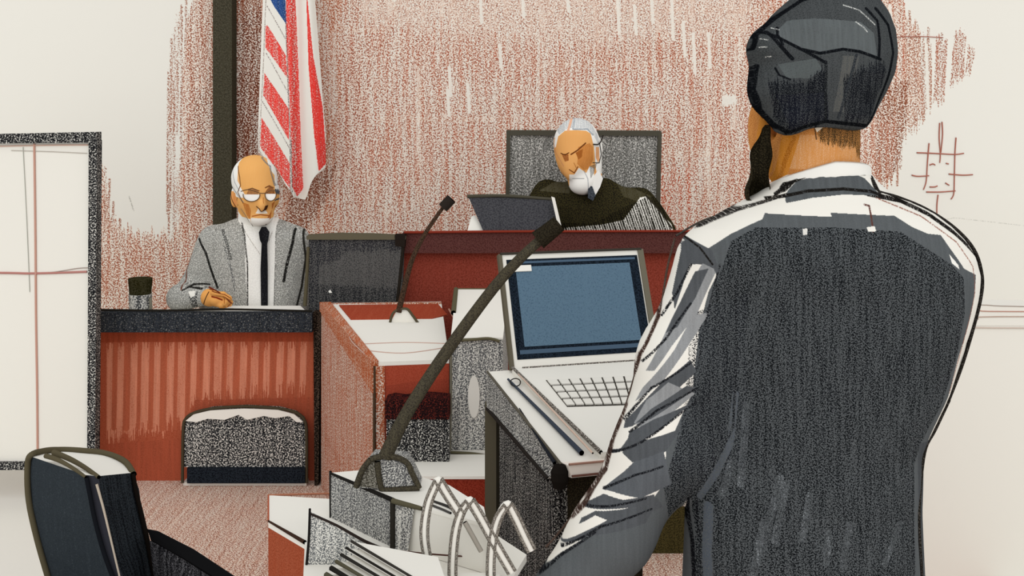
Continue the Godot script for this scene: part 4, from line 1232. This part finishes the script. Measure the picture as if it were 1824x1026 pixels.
func office_chair() -> void:
	var t := thing("office_chair", Vector3(-0.9, 0, -2.4), "navy leather office chair with white top edge in the left foreground", "chair")
	# backrest seen from a rear corner: left face, seam, right face
	var rows := [[0, 52, 812, 152, 846, 176, 848, 237, 842], [1, 50, 850, 158, 880, 180, 880, 241, 872], [2, 54, 905, 168, 930, 190, 930, 250, 912], [3, 70, 970, 184, 990, 204, 990, 262, 965], [4, 88, 1030, 205, 1045, 226, 1045, 274, 1030], [5, 120, 1120, 240, 1130, 258, 1130, 296, 1120]]
	var dl := 2.55
	var dm := 2.36
	var dr := 2.52
	var navy := mat("343a3f", [ink("282d31", 0.45, 0.3, 0.1), ink("4f575c", 0.08, 0.2)], 2.4)
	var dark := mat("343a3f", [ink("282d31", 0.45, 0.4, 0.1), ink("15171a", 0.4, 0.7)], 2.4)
	for part in [["back_panel", 1, 3, dl, dm, navy], ["seam", 3, 5, dm, dm, flat("34353c")], ["side_panel", 5, 7, dm, dr, dark]]:
		var st := SurfaceTool.new()
		st.begin(Mesh.PRIMITIVE_TRIANGLES)
		for i in rows.size() - 1:
			var a: Array = rows[i]
			var b: Array = rows[i + 1]
			var q := [P(a[part[1]], a[part[1] + 1], part[3]), P(a[part[2]], a[part[2] + 1], part[4]), P(b[part[2]], b[part[2] + 1], part[4]), P(b[part[1]], b[part[1] + 1], part[3])]
			var back := Vector3(0, -0.05, -0.04)
			prism(q, q.map(func(p): return p + back), null, st)
		put(part[0], st.commit(), part[5], t)
	var tl := P(52, 812, dl)
	put("top_cap", prism([P(52, 812, dl), P(152, 846, dm), P(176, 848, dm), P(237, 842, dr), P(225, 822, 2.62), P(190, 808, 2.68), P(110, 800, 2.68), P(70, 804, 2.62)], [P(52, 812, dl), P(152, 846, dm), P(176, 848, dm), P(237, 842, dr), P(225, 822, 2.62), P(190, 808, 2.68), P(110, 800, 2.68), P(70, 804, 2.62)].map(func(p): return p + Vector3(0, -0.012, -0.004))), flat("e6e3da"), t, "white top edge")
	var ol := flat("564f3d")
	put("piping", tube(pl([86, 1030, 66, 960, 51, 890, 49, 830, 56, 810, 80, 803, 110, 801, 150, 803, 190, 808, 222, 822, 238, 845], [2.54, 2.54, 2.54, 2.54, 2.54, 2.6, 2.65, 2.66, 2.66, 2.6, 2.51]), 0.007, 0.007, 8), ol, t)
	put("piping", tube(pl([82, 812, 105, 820, 130, 834, 153, 850], [2.48, 2.44, 2.40, 2.352]), 0.006, 0.003, 8), ol, t)
	put("piping", tube(pl([96, 806, 125, 818, 150, 832, 176, 850], [2.5, 2.46, 2.42, 2.352]), 0.007, 0.004, 8), ol, t)
	put("piping", tube(pl([154, 850, 160, 880, 170, 930, 187, 990, 208, 1045], 2.352), 0.005, 0.005, 8), flat("17191d"), t)
	put("piping", tube(pl([172, 862, 184, 905, 196, 955, 216, 1040], 2.350), 0.003, 0.002, 6), flat("b9ae9e"), t)
	put("piping", tube(pl([237, 843, 242, 875, 251, 912, 263, 965, 276, 1030], dr - 0.012), 0.005, 0.006, 8), flat("1a1613"), t)
	# armrest
	put("armrest", prism(pl([262, 942, 282, 946, 345, 978, 430, 1034, 405, 1042, 330, 996, 270, 962], [2.45, 2.45, 2.35, 2.2, 2.2, 2.35, 2.45]), pl([264, 948, 284, 950, 345, 984, 430, 1040, 405, 1046, 330, 1000, 270, 966], [2.5, 2.5, 2.4, 2.25, 2.25, 2.4, 2.5])), flat("141415"), t)
	put("arm_panel", prism(pl([266, 962, 330, 996, 410, 1046, 410, 1120, 285, 1120], [2.47, 2.38, 2.24, 2.24, 2.47]), pl([266, 962, 330, 996, 410, 1046, 410, 1120, 285, 1120], [2.49, 2.40, 2.26, 2.26, 2.49])), mat("77767a", [ink("141416", 0.72, 0.6)], 2.3), t)
	var c: Vector3 = P(230, 0, 2.4) * Vector3(1, 0, 1)
	put("seat", box(c + Vector3(-0.3, 0.30, -0.1), c + Vector3(0.1, 0.38, 0.3)), navy, t)
	put("gas_lift", lathe(c + Vector3(0.03, 0, 0.08), [[0, 0.06], [0.03, 0.06], [0.03, 0.3], [0, 0.3]], 12), flat("1c1c1e"), t)
	for n in 5:
		var a := n * TAU / 5
		put("foot", tube([c + Vector3(0.03, 0.07, 0.08), c + Vector3(0.03 + 0.28 * cos(a), 0.025, 0.08 + 0.28 * sin(a))], 0.025, 0.02, 8), flat("1c1c1e"), t)

func speaker_man() -> void:
	var d := 1.9
	# olive bin seen between arm and jacket
	var o := thing("olive_bin", P(1195, 985, 3.69) * Vector3(1, 0, 1), "dark olive bin glimpsed between the standing man's arm and jacket", "bin")
	put("body", slab(pl([1120, 800, 1262, 800, 1256, 985.8, 1126, 985.8], 3.69), 0.2), mat("4a4226", [ink("2e2a18", 0.45, 0.3)], 3.7), o)
	put("rim", slab(pl([1116, 792, 1266, 792, 1266, 806, 1116, 806], 3.67), 0.24), flat("332e1c"), o)
	var t := thing("person", Vector3(P(1440, 0, d).x, 0, -d), "standing man seen from behind in dark suit and black turban", "person")
	var body := [trunk([[306, 1398, 1545, 0.62], [325, 1380, 1562, 0.66], [345, 1352, 1586, 0.72], [360, 1322, 1624, 0.8], [378, 1288, 1658, 0.88], [400, 1250, 1687, 0.95], [425, 1232, 1712, 1.0], [455, 1228, 1731, 1.02], [490, 1235, 1739, 1.02], [525, 1245, 1737, 1.0], [570, 1250, 1725, 1.0], [620, 1250, 1708, 0.98], [700, 1248, 1683, 0.95], [760, 1242, 1653, 0.95], [800, 1238, 1638, 0.95], [850, 1230, 1637, 0.98], [900, 1222, 1635, 1.0], [960, 1220, 1637, 1.05], [1060, 1216, 1642, 1.08], [1200, 1210, 1650, 1.1]], d, 0.12),
		bone(1262, 470, d, 54, 1208, 640, d, 66), bone(1208, 640, d, 66, 1172, 800, d - 0.01, 74), bone(1172, 800, d - 0.01, 74, 1090, 950, 1.88, 68), bone(1090, 950, 1.88, 68, 985, 1085, 1.86, 58)]
	var s := sheet(880, 260, 1800, 1110, d, paper, 1.15)  # paper colour stays on shoulders and sleeve as the drawn highlights
	on_body(s, body, 0.035, 1.6, 2.05)
	var main := ink("565a5c", 1.3, 0.0, 0.05)
	var grain := ink("0e1012", 0.42, 0.28)
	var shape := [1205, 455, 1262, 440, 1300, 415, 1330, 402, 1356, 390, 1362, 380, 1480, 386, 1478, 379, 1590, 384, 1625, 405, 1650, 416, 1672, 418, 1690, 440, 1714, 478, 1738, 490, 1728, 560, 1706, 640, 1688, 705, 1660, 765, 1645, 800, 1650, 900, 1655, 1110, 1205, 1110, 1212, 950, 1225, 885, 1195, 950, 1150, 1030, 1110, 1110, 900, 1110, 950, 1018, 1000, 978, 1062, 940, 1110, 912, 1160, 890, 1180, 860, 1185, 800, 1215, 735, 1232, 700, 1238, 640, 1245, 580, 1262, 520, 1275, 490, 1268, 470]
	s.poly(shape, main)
	var core := [1300, 430, 1345, 405, 1480, 405, 1600, 412, 1690, 470, 1716, 495, 1716, 560, 1700, 640, 1675, 720, 1640, 790, 1628, 830, 1632, 1110, 1235, 1110, 1238, 940, 1230, 880, 1190, 920, 1180, 860, 1205, 790, 1240, 700, 1246, 600, 1270, 520]
	s.poly(core, grain)
	s.poly([1230, 560, 1330, 520, 1330, 820, 1225, 880, 1180, 860, 1215, 740], ink("15171b", 0.34, 0.3))
	s.poly([1390, 480, 1660, 500, 1640, 700, 1400, 760], ink("0f1114", 0.12, 0.35))
	# lighter grey scuffs
	for q in [[1390, 850, 1350, 1000], [1400, 860, 1378, 960], [1440, 880, 1430, 960], [1510, 930, 1500, 1010], [1475, 950, 1470, 1000], [1600, 930, 1575, 1000], [1360, 930, 1340, 1026], [1330, 720, 1318, 860], [1302, 820, 1285, 880]]:
		s.line(q, 12, ink("9aa0a4", 0.10, 0.3))
	s.line([1310, 700, 1300, 790, 1275, 840, 1245, 880], 10, ink("555b63", 0.5, 0.3))
	s.line([1262, 900, 1258, 980, 1262, 1060], 14, ink("4f565f", 0.6, 0.2))
	# folds drawn on the sleeve: marker strokes on bare paper
	var gm := ink("8b8d8e", 1.2, 0, 0.06)
	var dm := ink("505356", 1.25, 0, 0.08)
	s.poly([1212, 432, 1222, 420, 1262, 446, 1272, 480, 1250, 470, 1228, 470, 1210, 520, 1200, 550, 1196, 520], dm)
	s.poly([1250, 468, 1275, 480, 1240, 560, 1195, 615, 1165, 660, 1150, 660, 1185, 590, 1220, 520], gm); s.poly([1236, 482, 1262, 478, 1238, 530, 1205, 580, 1185, 592, 1210, 540], dm)
	s.poly([1262, 555, 1240, 590, 1180, 680, 1130, 710, 1145, 690, 1200, 620, 1235, 560], gm)
	s.poly([1240, 660, 1228, 640, 1180, 680, 1112, 745, 1110, 760, 1128, 758, 1180, 715], dm)
	s.poly([1238, 700, 1190, 680, 1150, 710, 1128, 750, 1150, 765, 1200, 730], gm); s.poly([1240, 690, 1222, 685, 1160, 725, 1130, 750, 1160, 745], dm)
	s.poly([1235, 715, 1190, 750, 1140, 785, 1085, 800, 1082, 792, 1105, 795, 1118, 780, 1120, 765, 1165, 745], dm)
	s.poly([1210, 760, 1185, 800, 1145, 823, 1125, 820, 1108, 805, 1112, 795, 1160, 780], dm); s.poly([1130, 822, 1180, 800, 1195, 860, 1140, 885, 1090, 875, 1072, 868, 1078, 862, 1110, 840], ink("585c60", 1.25, 0, 0.08))
	s.poly([1036, 882, 1075, 878, 1110, 890, 1165, 878, 1165, 895, 1090, 902, 1050, 900, 1036, 890], dm)
	s.poly([1030, 928, 1035, 918, 1060, 910, 1110, 905, 1170, 885, 1180, 900, 1100, 928, 1060, 916], dm); s.poly([988, 958, 1040, 945, 1085, 922, 1170, 895, 1150, 930, 1060, 950], dm)
	for q in [[1178, 560, 1205, 520, 1230, 470], [1142, 640, 1185, 600, 1230, 540], [1110, 740, 1160, 690, 1235, 640], [1120, 765, 1170, 730, 1240, 690], [1085, 797, 1140, 785, 1210, 735, 1240, 715], [1075, 865, 1130, 845, 1180, 830], [1040, 890, 1090, 897, 1150, 885], [1000, 970, 1070, 935, 1160, 905], [952, 1018, 1000, 980, 1060, 945]]:
		s.line(q, 3.4, ink("17181b", 0.75, 0.3))
	s.line([1280, 470, 1262, 540, 1250, 600, 1240, 660], 3, ink("17181b", 0.6, 0.3)); s.line([1310, 500, 1312, 640, 1305, 760, 1270, 820, 1228, 885, 1190, 955, 1160, 1010], 4, ink("111215", 0.45, 0.3))
	s.line([1225, 885, 1232, 960, 1236, 1100], 5, ink("111215", 0.85, 0.25)); s.line([1240, 890, 1246, 980, 1242, 1100], 4, ink("111215", 0.6, 0.25))
	# outlines in black pencil
	s.line([1200, 425, 1188, 480, 1172, 560, 1140, 630, 1114, 715, 1090, 772, 1078, 830, 1040, 885, 990, 945, 925, 1020], 4, ink("3c2c26", 0.9, 0.2))
	var sh := ink("1b1917", 0.95, 0.3)
	s.line([1545, 345, 1600, 356, 1650, 380, 1700, 415, 1735, 452, 1747, 490, 1745, 530, 1730, 590, 1708, 660], 8, sh); s.line([1560, 352, 1640, 385, 1700, 430, 1732, 475, 1735, 520, 1715, 610, 1690, 700], 2.2, ink("8a5a4c", 0.7))
	s.line([1696, 700, 1666, 765, 1648, 800, 1638, 860, 1638, 960, 1644, 1060], 10, sh)
	s.poly([1636, 790, 1665, 780, 1660, 900, 1665, 1000, 1638, 1000], ink("4a4d50", 1.2, 0, 0.1))
	s.line([1202, 418, 1250, 392, 1310, 372, 1370, 356, 1400, 345], 4, ink("2a2826", 0.85, 0.2)); s.line([1215, 420, 1262, 446, 1275, 480], 7, dm); s.line([1212, 415, 1245, 440, 1268, 470], 3, sh)
	# jacket collar
	s.poly([1395, 350, 1402, 340, 1420, 322, 1455, 308, 1500, 306, 1540, 318, 1560, 340, 1566, 348, 1500, 346, 1445, 352, 1400, 362], ink("535759", 1.3, 0, 0.08)); s.line([1362, 352, 1395, 348, 1440, 340, 1500, 336, 1548, 340, 1575, 350], 5, sh)
	s.line([1380, 345, 1402, 325, 1440, 310, 1490, 304, 1540, 310], 4, sh); s.poly([1375, 350, 1395, 325, 1420, 318, 1400, 340], ink("1b1917", 0.9)); s.line([1552, 315, 1560, 335, 1568, 350], 5, sh)
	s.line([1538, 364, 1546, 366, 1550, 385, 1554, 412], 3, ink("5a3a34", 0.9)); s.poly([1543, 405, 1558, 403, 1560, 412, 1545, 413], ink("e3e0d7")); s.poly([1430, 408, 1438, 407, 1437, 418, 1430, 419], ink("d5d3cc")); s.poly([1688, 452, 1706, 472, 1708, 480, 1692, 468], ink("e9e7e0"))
	put("jacket", skin(pnets(body, 0.035, P(890, 1180, 2.06), P(1790, 292, 1.70), 0.0105), s), s.material(), t, "dark slate suit jacket with shoulder highlights drawn as bare paper")
	# pencil-dark seams that follow the jacket's edges
	for q in [[[1552, 318, 1562, 340, 1600, 352, 1650, 373, 1700, 406, 1735, 445, 1749, 490, 1747, 530, 1732, 590, 1712, 655, 1690, 712], 0.0032, "1d1b18"], [[1690, 712, 1665, 765, 1648, 798, 1640, 850, 1636, 920, 1640, 1010, 1644, 1060], 0.0038, "1d1b18"],
		[[1202, 424, 1188, 480, 1174, 560, 1142, 632, 1118, 712, 1096, 772, 1082, 830, 1046, 885, 996, 948, 972, 975], 0.0019, "4a3a32"], [[1204, 420, 1250, 394, 1310, 374, 1370, 356, 1398, 338], 0.0018, "3a3632"]]:
		var line := []
		for i in range(0, q[0].size(), 2):
			line.append(P(q[0][i], q[0][i + 1], hit(body, 0.035, q[0][i], q[0][i + 1], 1.6, 2.05)))
		put("seam", tube(line, q[1], q[1], 6), mat(q[2], [ink("57524c", 0.25)], 1.9), t)
	# skin: neck, side of the face; hands out of frame
	var flesh := [bone(1462, 335, d, 66, 1458, 215, d, 72), ball(1462, 140, d, 84, 92, 0.085), ball(1359, 232, d + 0.09, 26, 66, 0.035), ball(1395, 290, d + 0.03, 30, 46, 0.045)]
	var f := sheet(1310, 130, 1580, 380, d, Color("cf8f4f"), 2.0)
	on_body(f, flesh, 0.02, 1.6, 2.1)
	f.fill(ink("b3703a", 0.4, 0.3)); f.poly([1400, 240, 1550, 240, 1550, 300, 1400, 300], ink("e0b48c", 0.3, 0.3))
	f.poly([1375, 240, 1425, 240, 1400, 310, 1378, 350, 1366, 350], ink("c27c2a", 0.8, 0.3)); f.line([1410, 245, 1395, 290, 1375, 335], 6, ink("a05f1c", 0.6, 0.3)); f.line([1362, 180, 1355, 240, 1350, 300], 14, ink("c98435", 0.8, 0.2))
	f.poly([1450, 222, 1545, 215, 1552, 290, 1530, 285, 1520, 262, 1462, 255], ink("3a2f20", 0.62, 0.4, 0, 10)); f.line([1535, 250, 1538, 300], 4, ink("a5896a", 0.7))
	f.line([1334, 170, 1340, 190, 1358, 210], 3, ink("7a4a22")); f.line([1447, 225, 1454, 248], 2, ink("5a4028")); f.poly([1448, 222, 1470, 222, 1455, 236], ink("e3d6c2"))
	put("head", skin(pnets(flesh, 0.02, P(1312, 372, 2.1), P(1575, 20, 1.72), 0.007), f), f.material(), t)
	# turban: lofted wrap with a lower lobe and a side knot
	var wrap := [trunk([[-30, 1458, 1512, 0.4], [-17, 1430, 1540, 0.62], [2, 1404, 1558, 0.75], [26, 1378, 1574, 0.88], [57, 1354, 1585, 0.96], [94, 1342, 1589, 1.0], [130, 1342, 1584, 1.0], [165, 1347, 1569, 0.95], [195, 1358, 1552, 0.88], [214, 1372, 1540, 0.8], [226, 1384, 1534, 0.7]], d, 0.125),
		ball(1370, 84, d - 0.02, 36, 34, 0.07), ball(1380, 160, d - 0.02, 44, 50, 0.08), ball(1402, 212, d - 0.05, 26, 28, 0.05), ball(1514, 203, d - 0.05, 30, 22, 0.05)]
	var w := sheet(1290, -70, 1640, 270, d, Color("484b4c"), 1.5)
	on_body(w, wrap, 0.025, 1.6, 2.05)
	w.fill(ink("333637", 0.3, 0.25, 0.06))
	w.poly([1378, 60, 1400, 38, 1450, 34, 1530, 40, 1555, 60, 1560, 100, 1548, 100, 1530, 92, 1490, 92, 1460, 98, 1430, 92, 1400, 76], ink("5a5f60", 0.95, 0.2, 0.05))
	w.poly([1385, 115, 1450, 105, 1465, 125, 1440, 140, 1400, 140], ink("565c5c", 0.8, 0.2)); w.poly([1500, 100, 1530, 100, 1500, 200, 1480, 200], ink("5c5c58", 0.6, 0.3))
	var bk := ink("101215", 0.95, 0.2)
	w.poly([1365, 145, 1440, 148, 1465, 120, 1475, 215, 1400, 238, 1375, 215], ink("101217", 0.62, 0.35, 0, 14)); w.poly([1500, 140, 1560, 110, 1580, 120, 1550, 210, 1500, 222], ink("101217", 0.6, 0.35, 0, 14))
	w.poly([1380, 170, 1470, 165, 1475, 215, 1405, 235], ink("14161f", 0.6, 0.3))
	w.line([1362, 58, 1385, 78, 1410, 105], 6, bk); w.line([1330, 68, 1352, 58, 1380, 66, 1420, 86, 1470, 112], 5, bk); w.line([1428, 88, 1460, 95, 1500, 88, 1530, 92, 1568, 106], 5, bk)
	w.line([1540, 16, 1560, 38, 1566, 70, 1564, 104], 5, bk); w.line([1560, 15, 1580, 45, 1590, 95, 1580, 140, 1560, 190, 1545, 222], 6, bk); w.line([1382, 50, 1382, 62, 1392, 80], 4, bk)
	w.line([1330, 90, 1336, 66, 1360, 48, 1395, 22, 1425, 2, 1460, -8], 5, bk); w.line([1334, 120, 1332, 132, 1338, 160, 1350, 195, 1368, 222, 1400, 236, 1430, 226, 1470, 216, 1540, 224], 6, bk)
	w.line([1378, 122, 1386, 134, 1406, 142], 3, bk); w.line([1470, 110, 1468, 170, 1470, 215], 5, ink("15171a", 0.7)); w.line([1524, 98, 1505, 160, 1492, 210], 5, ink("22262b", 0.6))
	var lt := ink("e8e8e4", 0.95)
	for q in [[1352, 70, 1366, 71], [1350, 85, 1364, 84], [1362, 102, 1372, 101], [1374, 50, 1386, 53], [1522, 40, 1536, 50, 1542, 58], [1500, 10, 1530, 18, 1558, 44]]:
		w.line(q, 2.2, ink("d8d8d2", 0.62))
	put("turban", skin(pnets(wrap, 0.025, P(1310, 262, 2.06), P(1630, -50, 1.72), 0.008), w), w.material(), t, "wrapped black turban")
	# long beard hanging at the left of the neck
	var beard := [bone(1366, 228, d - 0.02, 8, 1356, 275, d - 0.02, 15), bone(1356, 275, d - 0.02, 15, 1350, 340, d - 0.01, 18), ball(1348, 346, d, 19, 22, 0.03)]
	put("beard", skin(pnets(beard, 0.02, P(1320, 380, 2.05), P(1385, 210, 1.88), 0.006), null), mat("3c3627", [ink("1c1912", 0.6, 0.35)], 1.9), t, "long dark beard")
	# white shirt collar round the neck
	var st := SurfaceTool.new()
	st.begin(Mesh.PRIMITIVE_TRIANGLES)
	var rings := []
	for r in [[336, 1466, 86, 0.072], [312, 1466, 84, 0.074], [288, 1466, 82, 0.076], [284, 1466, 77, 0.071], [320, 1466, 78, 0.068]]:
		var ring := []
		for n in 32:
			var a := n * TAU / 32
			var c := P(r[1], r[0], d)
			var dip: float = -0.024 * (1.0 - sin(a)) * 0.5 - 0.02 * maxf(0.0, -cos(a))
			ring.append(c + Vector3(cos(a) * r[2] * d / F, dip, sin(a) * r[3]))
		rings.append(ring)
	for i in rings.size() - 1:
		for n in 32:
			var m := (n + 1) % 32
			for v in [rings[i][n], rings[i + 1][m], rings[i][m], rings[i][n], rings[i + 1][n], rings[i + 1][m]]:
				st.add_vertex(v)
	st.generate_normals()
	put("shirt_collar", st.commit(), flat("e8e6df"), t, "white shirt collar")
	# trousers, shoes and the hidden hands
	var lx: float = P(1330, 0, d).x
	var rx: float = P(1540, 0, d).x
	put("trousers", skin(nets([bone_m(Vector3(lx, 0.62, -d), Vector3(lx, 0.09, -d), 0.11, 0.06), bone_m(Vector3(rx, 0.62, -d), Vector3(rx, 0.09, -d), 0.11, 0.06), bone_m(Vector3(lx + 0.03, 0.58, -d), Vector3(rx - 0.03, 0.58, -d), 0.12, 0.12)], 0.06, Vector3(lx - 0.2, -0.02, -2.1), Vector3(rx + 0.2, 0.8, -1.7), 0.02), null), flat("33383f"), t)
	for x in [lx, rx]:
		put("shoe", skin(nets([bone_m(Vector3(x, 0.045, -d + 0.03), Vector3(x, 0.04, -d - 0.14), 0.045, 0.04)], 0.0, Vector3(x - 0.08, -0.01, -2.12), Vector3(x + 0.08, 0.12, -1.78), 0.014), null), flat("1c1a18"), t)
	var hx := P(960, 1120, 1.86)
	var hand := [bone_m(hx, hx + Vector3(-0.02, -0.05, 0), 0.032, 0.036)]
	for n in 4:
		hand.append(bone_m(hx + Vector3(-0.05 + n * 0.02, -0.07, -0.01), hx + Vector3(-0.07 + n * 0.021, -0.12 - 0.01 * (n % 2), 0.01), 0.0095, 0.008))
	hand.append(bone_m(hx + Vector3(0.02, -0.05, -0.02), hx + Vector3(0.035, -0.10, -0.02), 0.011, 0.009))
	put("hand", skin(nets(hand, 0.008, hx - Vector3(0.13, 0.16, 0.07), hx + Vector3(0.09, 0.05, 0.07), 0.005), null), flat("b98048"), t)
